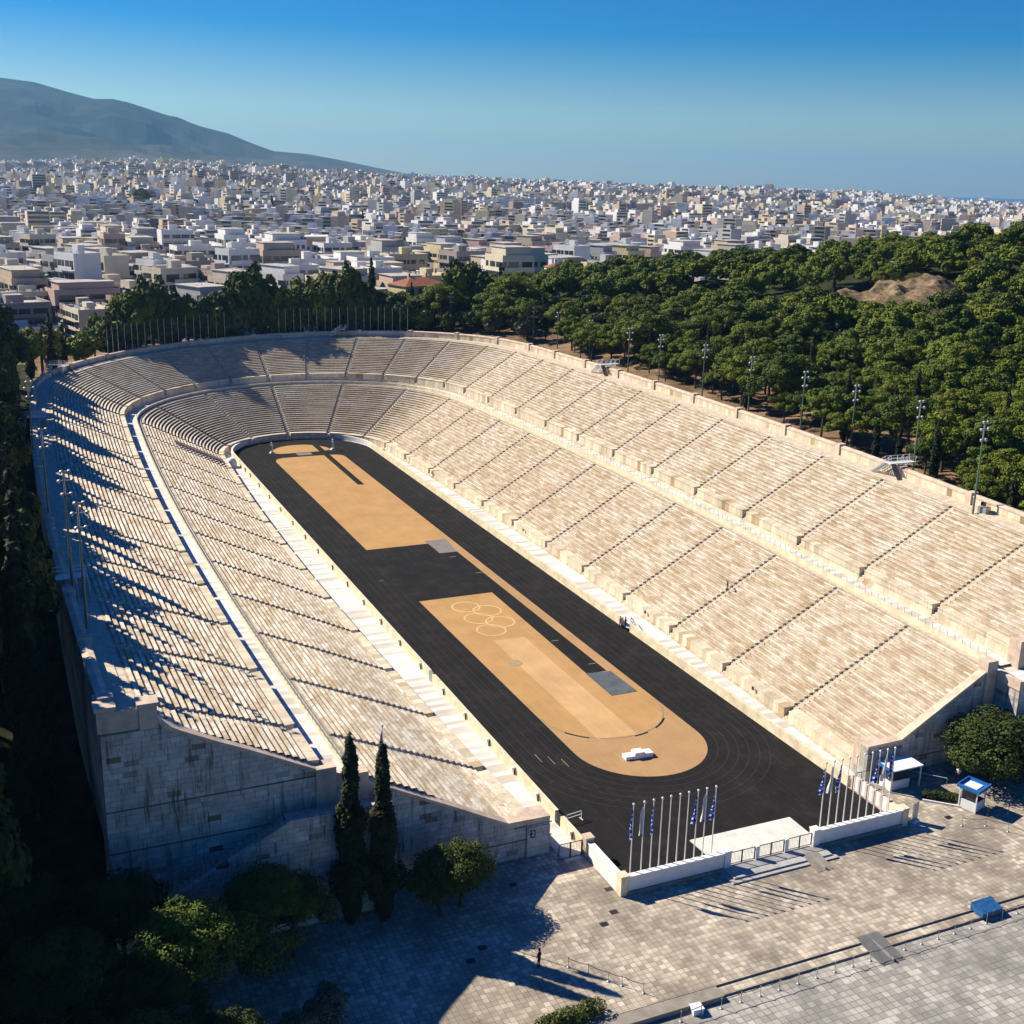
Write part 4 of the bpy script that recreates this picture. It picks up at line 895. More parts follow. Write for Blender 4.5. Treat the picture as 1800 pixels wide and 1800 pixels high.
tree_obj('hedge', hm_, None, None, (-29.2, -13.4, 0), 1.05, .1, 'clipped green hedge at the left end of the plaza steps', 'hedge', None)
b = leafcloud(rnd, 1800, blob_pts([((x*.45, rnd.uniform(-.2, .2), .4), .55, .9) for x in range(-3, 4)]), .09); hm2 = b.mesh('shrub_leaves', M['broad'])
tree_obj('shrub', hm2, None, None, (24.6, 2.9, 0), 1.1, -.6, 'low olive green shrub in a kerbed bed behind the small booth', 'shrub', None)
b = MB(); b.box(-2, 2, -.08, .08, 0, .2); o = b.build('bed_kerb', M['parapet_white']); o.location = (23.9, 2.0, 0); o.rotation_euler = (0, 0, -.75); tag(o, 'pale kerb edging the planted bed behind the small booth', 'kerb')
b = MB(); [b.tube(p, q, .03, n=5) for p, q in (((0, 0, .9), (3.8, -4.2, .9)), ((0, 0, 0), (0, 0, .9)), ((1.9, -2.1, 0), (1.9, -2.1, .9)), ((3.8, -4.2, 0), (3.8, -4.2, .9)))]; o = b.build('handrail', M['metal_white']); o.location = (23.6, 9.2, 0); tag(o, 'thin pale handrail slanting out of the shade by the right corner wall', 'handrail')
# people (skin modifier bodies, applied)
def person(loc, rz, lab, pose, shirt, legs, hair='hair'):
    P = {'hip': (0, 0, .95), 'chest': (0, 0, 1.30), 'neck': (0, 0, 1.50), 'head': (0, .02, 1.66), 'top': (0, .02, 1.76),
         'ls': (-.19, 0, 1.43), 'le': (-.25, .03, 1.15), 'lh': (-.24, .14, .90), 'rs': (.19, 0, 1.43), 're': (.26, .0, 1.15), 'rh': (.25, .10, .90),
         'lk': (-.11, .03, .50), 'lf': (-.12, -.02, .06), 'lt': (-.12, .14, .03), 'rk': (.11, .03, .50), 'rf': (.12, -.02, .06), 'rt': (.12, .14, .03), 'lhip': (-.10, 0, .90), 'rhip': (.10, 0, .90)}
    P.update(pose); names = list(P); idx = {k: i for i, k in enumerate(names)}
    E_ = [('hip', 'chest'), ('chest', 'neck'), ('neck', 'head'), ('head', 'top'), ('chest', 'ls'), ('ls', 'le'), ('le', 'lh'), ('chest', 'rs'), ('rs', 're'), ('re', 'rh'), ('hip', 'lhip'), ('lhip', 'lk'), ('lk', 'lf'), ('lf', 'lt'), ('hip', 'rhip'), ('rhip', 'rk'), ('rk', 'rf'), ('rf', 'rt')]
    Rr = {'hip': .13, 'chest': .15, 'neck': .06, 'head': .10, 'top': .07, 'ls': .07, 'le': .05, 'lh': .04, 'rs': .07, 're': .05, 'rh': .04, 'lk': .065, 'lf': .05, 'lt': .04, 'rk': .065, 'rf': .05, 'rt': .04, 'lhip': .095, 'rhip': .095}
    me = bpy.data.meshes.new('body'); me.from_pydata([P[k] for k in names], [(idx[a], idx[c]) for a, c in E_], []); o = bpy.data.objects.new('person', me); COL.objects.link(o)
    md = o.modifiers.new('s', 'SKIN'); me.skin_vertices.new() if not me.skin_vertices else None
    for k in names: v = me.skin_vertices[0].data[idx[k]]; v.radius = (Rr[k], Rr[k]); v.use_root = (k == 'hip')
    sd = o.modifiers.new('d', 'SUBSURF'); sd.levels = sd.render_levels = 1; bpy.context.view_layer.update()
    m2 = bpy.data.meshes.new_from_object(o.evaluated_get(bpy.context.evaluated_depsgraph_get())); bpy.data.objects.remove(o)
    for k in ('skin', shirt, legs): m2.materials.append(M[k])
    nk = P['neck'][2]; hp = P['hip'][2]
    for p_ in m2.polygons:
        z = p_.center.z; hand = min((Vector(P[k])-p_.center).length for k in ('lh', 'rh', 'le', 're')) < .12
        p_.material_index = 0 if (z > nk or hand) else (1 if z > hp-.02 else 2); p_.use_smooth = True
    o = bpy.data.objects.new('person', m2); link(o); o.location = loc; o.rotation_euler = (0, 0, rz)
    h = MB(); hc = P['head']; h.lathe([(0, .13), (.07, .11), (.105, .04), (.10, -.03), (.085, -.06)], 10, (hc[0], hc[1]-.025, hc[2]+.03)); h.build('hair', M[hair], o, True)
    return tag(o, lab, 'person')
walk = {'lk': (-.11, .18, .52), 'lf': (-.12, .12, .08), 'lt': (-.12, .27, .04), 'rk': (.11, .02, .50), 'rf': (.12, -.24, .12), 'rt': (.12, -.12, .04), 'lh': (-.25, -.12, .95), 'rh': (.25, .26, 1.02)}
person((29.4, 5.4, 0), 2.2, 'person in a white shirt walking under the tree right of the canopy booth', walk, 'cloth_white', 'cloth_maroon')
person((16.2, 60.6, 0), 1.2, 'person in dark clothes at the right track parapet opening, left of the pair', {}, 'cloth_maroon', 'cloth_dark')
person((16.9, 60.2, 0), -1.6, 'person in maroon top at the right track parapet opening, right of the pair', {'rh': (.2, .28, 1.15)}, 'cloth_maroon', 'jeans')
person((-28.6, -6.4, 0), .5, 'person in dark clothes in the wall shadow at the end of the slanting rope', {}, 'cloth_dark', 'cloth_dark')
P_ = S(54.6, 9.2, LOW[10][2]); person((P_.x, P_.y, P_.z), 1.4, 'person with one arm raised on a stairway of the right lower stand', {'rh': (.33, .1, 2.02), 're': (.33, .05, 1.72), 'lk': (-.12, .25, .62), 'lf': (-.12, .2, .38), 'lt': (-.12, .34, .35)}, 'cloth_dark', 'jeans')
# ================================================================ trees
def pine_proto(seed, R_=3.6, H_=7.5, n=2600, size=.30, clumps=26, flat=.55):
    rnd = random.Random(seed); bl = []; b = MB(); tr_ = MB(); ax = rnd.uniform(-.6, .6), rnd.uniform(-.6, .6)
    tr_.tube((0, 0, -1.5), (ax[0]*.5, ax[1]*.5, H_*.35), .24, .19, 7); tr_.tube((ax[0]*.5, ax[1]*.5, H_*.35), (ax[0], ax[1], H_*.75), .19, .1, 6)
    for k in range(clumps):
        t_ = rnd.uniform(0, 6.28); q = rnd.random()**.6*R_*(.88+.18*sin(2*t_+seed)+.1*sin(5*t_+seed*2)); x, y = ax[0]+q*cos(t_), ax[1]+q*sin(t_)*.9; z = H_*.60+(1-(q/R_/1.1)**2)*H_*.34*rnd.uniform(.45, 1.1)-rnd.random()*H_*.2*(q/R_)
        bl.append(((x, y, z), rnd.uniform(.55, 1.3)*R_*.215, flat+rnd.uniform(-.1, .2)))
        if k % 2 == 0: tr_.tube((ax[0]*.6, ax[1]*.6, H_*rnd.uniform(.35, .6)), (x, y, z), .08, .03, 4, cap=False)
    b = leafcloud(rnd, n, blob_pts(bl), size, .55, .35); return b, tr_
def cyp_proto(seed, H_=10, R_=.95, n=2200, size=.22):
    rnd = random.Random(seed); tr_ = MB(); tr_.tube((0, 0, -1), (0, 0, H_*.9), .2, .03, 6); bl = []
    for k in range(int(70+H_*5)):
        t_ = rnd.random()**.9; prof = min(1, (t_+.05)*5)*(1-t_)**.62*(.85+.25*sin(t_*17+seed)); a = rnd.random()*6.28; r = R_*prof*rnd.uniform(.45, .95)
        bl.append(((r*cos(a), r*sin(a), H_*(.10+.88*t_)), R_*rnd.uniform(.22, .40)*(.45+.75*(1-t_)), 2.1))
    bl.append(((0, 0, H_*.985), R_*.10, 4.0))
    return leafcloud(rnd, n, blob_pts(bl), size, .5, .6), tr_
def round_proto(seed, R_=3.2, H_=7, n=2600, size=.28, clumps=30):
    rnd = random.Random(seed); bl = []; tr_ = MB(); tr_.tube((0, 0, -1), (0, 0, H_*.45), .25, .18, 7)
    for k in range(clumps):
        d = Vector((rnd.gauss(0, 1), rnd.gauss(0, 1), rnd.gauss(0, .9))).normalized()*rnd.uniform(.35, .85); c = (d.x*R_, d.y*R_, H_*.6+d.z*H_*.36)
        bl.append((c, R_*rnd.uniform(.22, .42), .9)); 
        if k % 3 == 0: tr_.tube((0, 0, H_*.42), c, .09, .03, 4, cap=False)
    return leafcloud(rnd, n, blob_pts(bl), size, .6, .2), tr_
PR = {}
for k in range(5): a, c = pine_proto(100+k, 4.0+.28*k, 7.6+.5*k, 9500, .135, 50, .6); PR['pine%d' % k] = (a.mesh('pine_crown', M['pine']), c.mesh('pine_trunk', M['bark']))
for k in range(3): a, c = cyp_proto(200+k, 10+k, 1.0+.12*k, 3200, .18); PR['cyp%d' % k] = (a.mesh('cypress_crown', M['cypress']), c.mesh('cypress_trunk', M['bark']))
for k in range(3): a, c = round_proto(300+k); PR['broad%d' % k] = (a.mesh('broad_crown', M['broad']), c.mesh('broad_trunk', M['bark']))
a, c = round_proto(320, 2.9, 5.6); PR['olive0'] = (a.mesh('olive_crown', M['olive']), c.mesh('olive_trunk', M['bark']))
a, c = round_proto(321, 3.0, 6.5, 2400); PR['lime0'] = (a.mesh('lime_crown', M['lime']), c.mesh('lime_trunk', M['bark']))
KN = {'pine': ('pine_tree', 'pine tree', 'green pine'), 'cyp': ('cypress_tree', 'cypress', 'narrow dark cypress'), 'broad': ('leafy_tree', 'tree', 'dark leafy tree'), 'olive': ('olive_tree', 'olive tree', 'grey green olive tree'), 'lime': ('yellow_green_tree', 'tree', 'yellow green tree')}
def put(key, x, y, s, lab, group, z=None, sz=1.0):
    k = key.rstrip('0123456789'); nm, cat, _ = KN[k]; f_, t_ = PR[key]
    return tree_obj(nm, f_, t_, None, (x, y, (ground(x, y) if z is None else z)), (s, s, s*sz), random.random()*6.28, lab, cat, group)
def ordn(i):
    n_ = i+1; return '%d%s' % (n_, 'th' if 10 <= n_ % 100 <= 20 else {1: 'st', 2: 'nd', 3: 'rd'}.get(n_ % 10, 'th'))
def vis(x, y, z, m_=60):
    q = Vector((x, y, z))-CAM; d = q.dot(fw)
    if d < 1: return False
    X = 900+2057.35*q.dot(r2)/d; Y = 900-2057.35*q.dot(u2)/d; return -m_ < X < 1800+m_ and -m_ < Y < 1800+m_*2
def hit(px, py):
    d = fw+(px-900)/2057.35*r2-(py-900)/2057.35*u2; k = 150
    while k < 520:
        P = CAM+d*k
        if P.z < H(P.x, P.y)+3: return P
        k += 1
    return P
RC = hit(1560, 524)
def rockd(x, y):
    a = radians(24+18); dx, dy = x-RC.x, y-RC.y; p = dx*cos(a)-dy*sin(a); q = dx*sin(a)+dy*cos(a)
    return math.hypot(p/20.5, q/(12 if q > 0 else 15))
def q_near(x, y): return rockd(x, y) < 1.7
def rockfront(x, y):
    a = radians(42); dx, dy = x-RC.x, y-RC.y; p = dx*cos(a)-dy*sin(a); q = dx*sin(a)+dy*cos(a); return abs(p) < 20 and -30 < q < 0
cnt = 0; extra = []; R5 = random.Random(11)
# hillside rows right of the stadium
e = 7.0; row = 0
while e < 190:
    sp = 5.1+e*.012; u = -14.0; lst = []
    while u < Y1+ARC*.40:
        uu = u+R5.uniform(-1.6, 1.6); bx_, by_, nx, ny = base(uu)
        if uu < Y1: nx, ny = 1, 0
        ee = e+R5.uniform(-1.9, 1.9)+(3 if R5.random() < .1 else 0); x, y = bx_+nx*(40+ee), by_+ny*(40+ee); scale_arc = 1 if u < Y1 else (RB/(RB+40+e)); u += sp*scale_arc
        if rockd(x, y) < 1.0 or (rockfront(x, y) and q_near(x, y) and R5.random() < .8): continue
        if R5.random() < .05: continue
        z = ground(x, y)
        if vis(x, y, z+5, 60): lst.append((x, y, z))
        elif vis(x, y, z+5, 620): extra.append((x, y, z, 1))
    lst.sort(key=lambda p: (p[0]-CAM.x)/(p[1]-CAM.y))
    ii = 0
    for (x, y, z) in lst:
        r_ = R5.random(); key = 'pine%d' % R5.randrange(5); s = R5.choice([R5.uniform(.6, .85), R5.uniform(.85, 1.15), R5.uniform(1.1, 1.35)])
        if e < 26 and r_ < .16: key = 'cyp%d' % R5.randrange(3); s = R5.uniform(.75, 1.05)
        elif r_ < .025: key = 'cyp%d' % R5.randrange(3); s = R5.uniform(.8, 1.0)
        elif y > 170 and e < 34 and r_ < .42: key = 'olive0'; s = R5.uniform(.8, 1.1)
        elif y > 205 and r_ < .6: key = 'broad%d' % R5.randrange(3); s = R5.uniform(.9, 1.2)
        if cnt < 255:
            put(key, x, y, s, '%s, %s from left in tree row %s up the hillside' % (KN[key.rstrip('0123456789')][2], ordn(ii), ordn(row)), 'trees on the hillside behind the right stand', z); cnt += 1; ii += 1
        else: extra.append((x, y, z, s))
    e += 5.0+e*.018; row += 1
# the wood further up the hill reads as one mass
pc = bpy.data.collections.new('wood_sources')
for k in range(5):
    b, _ = pine_proto(150+k, 4.5, 8.2, 4200, .22, 44, .6); o = bpy.data.objects.new('wood_source', b.mesh('wood_crown', M['pine'])); pc.objects.link(o)
pme = bpy.data.meshes.new('pine_wood'); pme.from_pydata([(x, y, z) for x, y, z, s in extra], [], []); wood = link(bpy.data.objects.new('pine_wood', pme)); tag(wood, 'dense mass of dark green pines covering the upper hill', 'wood', None, 'stuff')
ng = bpy.data.node_groups.new('wood_nodes', 'GeometryNodeTree'); ng.interface.new_socket('Geometry', in_out='INPUT', socket_type='NodeSocketGeometry'); ng.interface.new_socket('Geometry', in_out='OUTPUT', socket_type='NodeSocketGeometry')
gi = ng.nodes.new('NodeGroupInput'); go = ng.nodes.new('NodeGroupOutput'); ip = ng.nodes.new('GeometryNodeInstanceOnPoints'); ci = ng.nodes.new('GeometryNodeCollectionInfo'); ci.inputs[0].default_value = pc; ci.inputs['Separate Children'].default_value = True; ci.inputs['Reset Children'].default_value = True
rv = ng.nodes.new('FunctionNodeRandomValue'); rv.data_type = 'FLOAT_VECTOR'; rv.inputs[0].default_value = (0, 0, 0); rv.inputs[1].default_value = (0, 0, 6.28)
rs = ng.nodes.new('FunctionNodeRandomValue'); rs.data_type = 'FLOAT'; rs.inputs[2].default_value = .65; rs.inputs[3].default_value = 1.4
ip.inputs['Pick Instance'].default_value = True
ng.links.new(gi.outputs[0], ip.inputs['Points']); ng.links.new(ci.outputs[0], ip.inputs['Instance']); ng.links.new(rv.outputs[0], ip.inputs['Rotation']); ng.links.new(rs.outputs[1], ip.inputs['Scale']); ng.links.new(ip.outputs[0], go.inputs[0])
wood.modifiers.new('wood', 'NODES').node_group = ng
# rock outcrop on the hill
mb = MB(); NN = 60
def rk(i, j):
    x = RC.x+(i/NN-.5)*56; y = RC.y+(j/NN-.5)*56; q = rockd(x, y); h = 5*max(0, 1-q**2.5)**.6 if q < 1 else 0
    h += (mn.fractal(Vector((x*.12, y*.12, 2)), 1, 2, 6)*4.2 if q < 1.1 else 0)*max(0, 1.1-q); return (x, y, ground(x, y)+h-.4-(2 if q > 1.05 else 0))
g = [[rk(i, j) for j in range(NN+1)] for i in range(NN+1)]
for i in range(NN):
    for j in range(NN): mb.quad(g[i][j], g[i+1][j], g[i+1][j+1], g[i][j+1])
o = mb.build('rock_outcrop', M['rock'], None, True); tag(o, kind='structure')
put('cyp1', RC.x-12, RC.y+6, 1.0, 'narrow dark cypress standing alone on the bare rock outcrop', None); put('pine2', RC.x+8, RC.y+9, .9, 'windswept pine on the crest of the bare rock outcrop', None)
# trees behind the far curve and the left side
def outside(u, e):
    bx_, by_, nx, ny = base(u)
    if not (Y1 < u < Y1+ARC): nx = 1 if u < Y1 else -1; ny = 0
    return bx_+nx*(40+e), by_+ny*(40+e)
TX = [(8, 575, 'cyp2', 12), (30, 560, 'pine0', 9), (55, 575, 'cyp0', 10), (75, 560, 'lime0', 13), (92, 556, 'cyp1', 10), (112, 565, 'cyp0', 10), (140, 575, 'lime0', 9), (165, 570, 'pine2', 12), (192, 545, 'lime0', 11), (205, 560, 'cyp1', 9), (228, 510, 'broad0', 12), (255, 488, 'broad1', 8), (285, 482, 'broad2', 13), (300, 530, 'olive0', 11), (318, 515, 'broad0', 8), (345, 520, 'broad1', 8), (372, 522, 'lime0', 10), (395, 505, 'broad2', 11), (412, 530, 'olive0', 10), (428, 468, 'broad0', 8), (455, 462, 'broad1', 10), (470, 500, 'broad2', 8), (492, 495, 'lime0', 9), (520, 505, 'lime0', 12), (535, 478, 'lime0', 15), (562, 492, 'lime0', 9), (585, 468, 'lime0', 13), (612, 458, 'broad2', 11), (632, 492, 'olive0', 9), (652, 482, 'cyp2', 9), (672, 520, 'broad1', 8), (700, 520, 'pine1', 14), (722, 500, 'cyp1', 16), (735, 530, 'lime0', 10), (755, 515, 'broad0', 18), (775, 500, 'pine3', 12), (800, 448, 'lime0', 22), (818, 440, 'broad0', 26), (845, 470, 'broad1', 24), (870, 500, 'pine2', 16), (900, 490, 'pine4', 24)]
for a_, b_ in list(zip(TX, TX[1:])):
    if 185 < a_[0] < 720: TX.append(((a_[0]+b_[0])//2+2, (a_[1]+b_[1])//2+14, ('broad0', 'olive0', 'broad2', 'pine1', 'broad1')[a_[0] % 5], 8+a_[0] % 4))
TX = [(a_, b_-(11 if 185 < a_ < 720 else 0), c_, d_) for a_, b_, c_, d_ in TX]; TX.sort()
TX = [(a_, b_, c_, max(7.5, d_-3) if a_ > 185 and a_ < 740 and c_ != 'cyp2' else d_) for a_, b_, c_, d_ in TX]
PH = {'cyp': 10.5, 'pine': 8.6, 'lime': 6.9, 'broad': 7.6, 'olive': 6.0}
def u_px(px, d_):
    best = None
    for k in range(240):
        u = Y1+ARC*k/239.; P = S(u, d_, 19.5); q = P-CAM; X = 900+2057.35*q.dot(r2)/q.dot(fw)
        if X > px-400 and (best is None or abs(X-px) < best[0]): best = (abs(X-px), u)
    return best[1]
for i, (px, py, k, e) in enumerate(TX):
    u = u_px(px, 40+e); bx_, by_, nx, ny = base(u); x, y = bx_+nx*(40+e), by_+ny*(40+e); d = fw+(px-900)/2057.35*r2-(py-900)/2057.35*u2; D = math.hypot(x-CAM.x, y-CAM.y); zt = CAM.z+d.z/math.hypot(d.x, d.y)*D
    gz_ = ground(x, y); s = max(.8, (zt-gz_)/PH[k.rstrip('0123456789')]); sx_ = min(s, 1.75)
    o = put(k, x, y, sx_, '%s, %s from the left behind the far curve' % (KN[k.rstrip('0123456789')][2], ordn(i)), 'trees behind the far curve', None, s/sx_)
i = 0; R6 = random.Random(5); y = 205
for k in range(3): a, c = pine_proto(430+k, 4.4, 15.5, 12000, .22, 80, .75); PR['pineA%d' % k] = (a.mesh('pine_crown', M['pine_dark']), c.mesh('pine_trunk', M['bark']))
for k in range(3): a, c = cyp_proto(440+k, 18, 1.8, 9000, .22); PR['cypA%d' % k] = (a.mesh('cypress_crown', M['cypress']), c.mesh('cypress_trunk', M['bark']))
KN['pineA'] = KN['pine']; KN['cypA'] = KN['cyp']
while y > -8:
    for xo in (0, 1, 2):
        k = R6.choice(['cypA0', 'pineA0', 'pineA2', 'cypA1'] if xo == 0 else ['pineA0', 'pineA1', 'pineA2', 'cypA0']); x = -(hw(y)+40)-(5.4 if k[0] == 'c' else 7.2, 12.5, 20)[xo]+R6.uniform(-.6, .6); yy = y+R6.uniform(-2, 2)
        if xo == 0 and (R6.random() < .18 or yy < 26): continue
        if yy < 26: x -= 1.5
        wt = S(max(12, min(UL/2, UL-yy)) if False else UL-max(12, min(yy, 200)), 39.5, 20.7).z; s = 1.0
        hh_ = {'c': 18.0, 'p': 16.5}[k[0]]; sz_ = (wt+(R6.uniform(11, 20) if xo == 0 else R6.uniform(15, 23))*(.55 if yy < 18 else 1)-ground(x, yy))/hh_; s = min(max(.85, sz_), 1.25)
        put(k, x, yy, s, '%s, %s from the far end along the left outer wall' % (KN[k.rstrip('0123456789')][2], ordn(i)), 'trees along the left outer wall', None, sz_/s); i += 1
    y -= 4.9
# near trees around the plaza
a, c = cyp_proto(401, 18.5, 1.75, 16000, .17); PR['bigcyp'] = (a.mesh('cypress_crown', M['cypress']), c.mesh('cypress_trunk', M['bark']))
for (x, y, s, lb) in ((-41.6, 5.2, 1.0, 'tall dark cypress in front of the left end wall, the left one of the pair'), (-38.9, 4.6, .95, 'tall dark cypress in front of the left end wall, the right one of the pair')):
    tree_obj('cypress_tree', *PR['bigcyp'], None, (x, y, 0), s, x, lb, 'cypress', 'pair of tall cypresses by the left end wall')
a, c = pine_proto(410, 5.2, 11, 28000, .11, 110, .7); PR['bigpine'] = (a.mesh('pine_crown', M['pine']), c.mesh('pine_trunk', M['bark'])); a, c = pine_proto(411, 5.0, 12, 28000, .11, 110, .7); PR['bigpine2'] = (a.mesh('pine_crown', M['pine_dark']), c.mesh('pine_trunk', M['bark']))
a, c = round_proto(412, 3.6, 8, 20000, .10, 70); PR['bigbroad'] = (a.mesh('broad_crown', M['broad']), c.mesh('broad_trunk', M['bark']))
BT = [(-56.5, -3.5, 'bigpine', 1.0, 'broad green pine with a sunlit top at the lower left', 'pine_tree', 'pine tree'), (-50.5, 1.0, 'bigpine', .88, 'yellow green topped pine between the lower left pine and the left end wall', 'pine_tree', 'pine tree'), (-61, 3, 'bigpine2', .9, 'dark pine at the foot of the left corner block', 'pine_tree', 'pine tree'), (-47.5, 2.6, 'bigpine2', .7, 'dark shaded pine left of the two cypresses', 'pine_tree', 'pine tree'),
      (-31.6, 4.2, 'bigbroad', .85, 'round dark tree against the left end wall, right of the two cypresses', 'leafy_tree', 'tree'), (-33.9, 3.6, 'bigbroad', .85, 'round dark tree beside the right one of the two cypresses', 'leafy_tree', 'tree'),
      (33.5, 4.6, 'bigbroad', 1.5, 'large leafy tree in front of the right landing block', 'leafy_tree', 'tree'), (39.5, 2.6, 'bigbroad', 1.3, 'leafy tree at the right edge beside the blue roofed booth', 'leafy_tree', 'tree')]
for x, y, k, s, lb, nm, cat in BT: tree_obj(nm, *PR[k], None, (x, y, (ground(x, y) if x < -58 else 0)-(1.6 if x > 0 else 0)), (s*1.12, s*1.05, s*.82) if x > 0 else s, x*7, lb, cat, None)
a, c = round_proto(420, 1.9, 4.2, 4200, .10, 26); om = (a.mesh('olive_crown', M['olive']), c.mesh('olive_trunk', M['bark']))
tree_obj('olive_tree', *om, None, (-47.3, -7.2, 0), 1.0, 0, 'small silvery olive tree in the shade at the bottom edge, right one', 'olive tree', 'small olive trees at the bottom edge'); tree_obj('olive_tree', *om, None, (-49.8, -8.4, 0), .9, 2, 'small silvery olive tree in the shade at the bottom edge, left one', 'olive tree', 'small olive trees at the bottom edge')
# darker trees out of the lower left that shade the plaza
i = 0
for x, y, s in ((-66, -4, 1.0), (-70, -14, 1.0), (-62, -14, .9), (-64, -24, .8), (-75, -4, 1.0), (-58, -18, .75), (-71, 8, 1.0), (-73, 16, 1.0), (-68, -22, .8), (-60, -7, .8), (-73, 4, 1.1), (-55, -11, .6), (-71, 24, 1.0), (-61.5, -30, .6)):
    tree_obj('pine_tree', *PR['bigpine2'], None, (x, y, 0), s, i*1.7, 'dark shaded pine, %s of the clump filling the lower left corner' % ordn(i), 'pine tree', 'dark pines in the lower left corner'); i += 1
# strip of pale terrace at the left edge
mb = MB(); mb.box(-71.5, -69.6, -34, -14, 0, 4.0, 0); o = mb.build('terrace_wall', M['parapet_white']); tag(o, 'pale low terrace wall at the extreme lower left edge', 'wall')
# ================================================================ the city
FC = {'white': (.80, .79, .76), 'cream': (.70, .62, .47), 'pale grey': (.46, .45, .44), 'beige': (.56, .44, .33), 'pinkish': (.58, .42, .35), 'brownish grey': (.36, .31, .27), 'pale yellow': (.66, .56, .33)}
FW = ['white']*8+['cream']*6+['pale grey']*3+['beige']*5+['pinkish']*2+['brownish grey']*2+['pale yellow']*2
def fac(name, c):
    m = NT('facade_'+name.replace(' ', '_'), .85, .15); P = m.pos(); f = m.noise(m.mapv(P, (1, 1, .3)), .35, 5, .7); r = m.n('ShaderNodeObjectInfo').outputs['Random']
    k = m.mix(m.ramp(f, [(.4, 0), (.75, .45)]), c, [x*.62 for x in c]); k = m.mix(m.math('MULTIPLY', r, .35), k, [x*.72 for x in c]); m.col(k); return m.m
FMAT = {k: fac(k, c) for k, c in FC.items()}
M['roof_grey'] = plain('roof_terrace', (.42, .40, .37), .9, .3, .3); M['roof_red'] = plain('red_tiles', (.28, .11, .065), .9, .25, .8)
M['awning'] = plain('awning', (.10, .22, .17), .8, .2, .5); M['awning2'] = plain('orange_awning', (.50, .22, .08), .8, .2, .5); M['tank'] = plain('solar_tank', (.65, .68, .72), .35, .1, 1, .5, .5)
def building_proto(seed, w_, d_, nf, style):
    rnd = random.Random(seed); fh = 3.05; Ht = nf*fh+.6; core = MB(); parts = []
    core.box(-w_, w_, -d_, d_, -12, Ht, 0, None, 1)
    for q in ((-w_, w_, -d_, -d_+.2), (-w_, w_, d_-.2, d_), (-w_, -w_+.2, -d_+.2, d_-.2), (w_-.2, w_, -d_+.2, d_-.2)): core.box(q[0]-.02, q[1]+.02, q[2]-.02, q[3]+.02, Ht, Ht+.9, 0)
    parts.append(('wall', core, ('F', 'roof_grey')))
    faces = [(0, -1), (0, 1)] if style != 1 else [(0, -1)]
    blank = rnd.random() < .35; bf = [q for q in ((0, -1), (0, 1), (1, -1), (1, 1)) if rnd.random() < .72]
    for f in range(nf):
        z0 = f*fh+.4
        for ax, sg in ((0, -1), (0, 1), (1, -1), (1, 1)):
            if ax == 1 and blank and (ax, sg) not in bf: continue
            L = w_ if ax == 0 else d_; D = d_ if ax == 0 else w_; has_b = (ax, sg) in bf
            wb = MB(); x = -L+.9
            while x < L-1.6:
                ww = rnd.choice([2.2, 3.4, 4.6]) if has_b else rnd.choice([1.1, 1.5, 2.2]); hh = 2.15 if has_b else 1.35; zz = z0+.2 if has_b else z0+.95
                if ax == 0: wb.box(x, x+ww, sg*D-.02, sg*D+.05, zz, zz+hh)
                else: wb.box(sg*D-.02, sg*D+.05, x, x+ww, zz, zz+hh)
                x += ww+rnd.choice([.5, .9, 1.6])
            if wb.v: parts.append(('window_row', wb, ('glass',)))
            if has_b and f > 0:
                b = MB(); dp = 1.25; i0, i1 = (-L+.3, L-.3) if rnd.random() < .6 else (-L+.3, L*.4)
                if ax == 0:
                    y0, y1 = sorted((sg*D, sg*(D+dp))); b.box(i0, i1, y0, y1, z0-.15, z0+.02); ya, yb = sorted((sg*(D+dp), sg*(D+dp-.1))); b.box(i0, i1, ya, yb, z0+.02, z0+.95)
                else:
                    y0, y1 = sorted((sg*D, sg*(D+dp))); b.box(y0, y1, i0, i1, z0-.15, z0+.02); ya, yb = sorted((sg*(D+dp), sg*(D+dp-.1))); b.box(ya, yb, i0, i1, z0+.02, z0+.95)
                parts.append(('balcony', b, ('F',)))
                if rnd.random() < .22 and ax == 0:
                    a = MB(); xa = rnd.uniform(i0, i1-3); a.quad((xa, sg*D, z0+2.5), (xa+3, sg*D, z0+2.5), (xa+3, sg*(D+dp+.3), z0+1.7), (xa, sg*(D+dp+.3), z0+1.7)); parts.append(('awning', a, (rnd.choice(['awning', 'awning2', 'roof_grey']),)))
    p = MB(); a, c = rnd.uniform(-w_*.5, w_*.2), rnd.uniform(-d_*.4, d_*.1); p.box(a, a+w_*.55, c, c+d_*.5, Ht, Ht+2.7, 0, None, 1); parts.append(('roof_room', p, ('F', 'roof_grey')))
    if rnd.random() < .45: p = MB(); p.box(-w_+1.6, w_-1.6, -d_+2.4, d_-.8, Ht, Ht+2.9, 0, None, 1); p.box(-w_+1.2, w_-1.2, -d_+2.0, d_-.5, Ht+2.9, Ht+3.05, 0, None, 1); parts.append(('penthouse', p, ('F', 'roof_grey')))
    for k in range(rnd.randrange(3, 7)): p = MB(); x, y = rnd.uniform(-w_+1, w_-2), rnd.uniform(-d_+1, d_-2); q_ = rnd.uniform(.8, 1.6); p.box(x, x+q_, y, y+.8, Ht, Ht+rnd.uniform(.8, 1.5)); parts.append(('water_tank', p, ('tank',)))
    p = MB(); x, y = rnd.uniform(-w_+1, w_-1), rnd.uniform(-d_+1, d_-1); p.tube((x, y, Ht), (x, y, Ht+4.5), .06, n=4); p.tube((x-.7, y, Ht+4), (x+.7, y, Ht+4), .04, n=4); parts.append(('antenna', p, ('metal_grey',)))
    return w_, d_, nf, parts
PB = []
rp = random.Random(21)
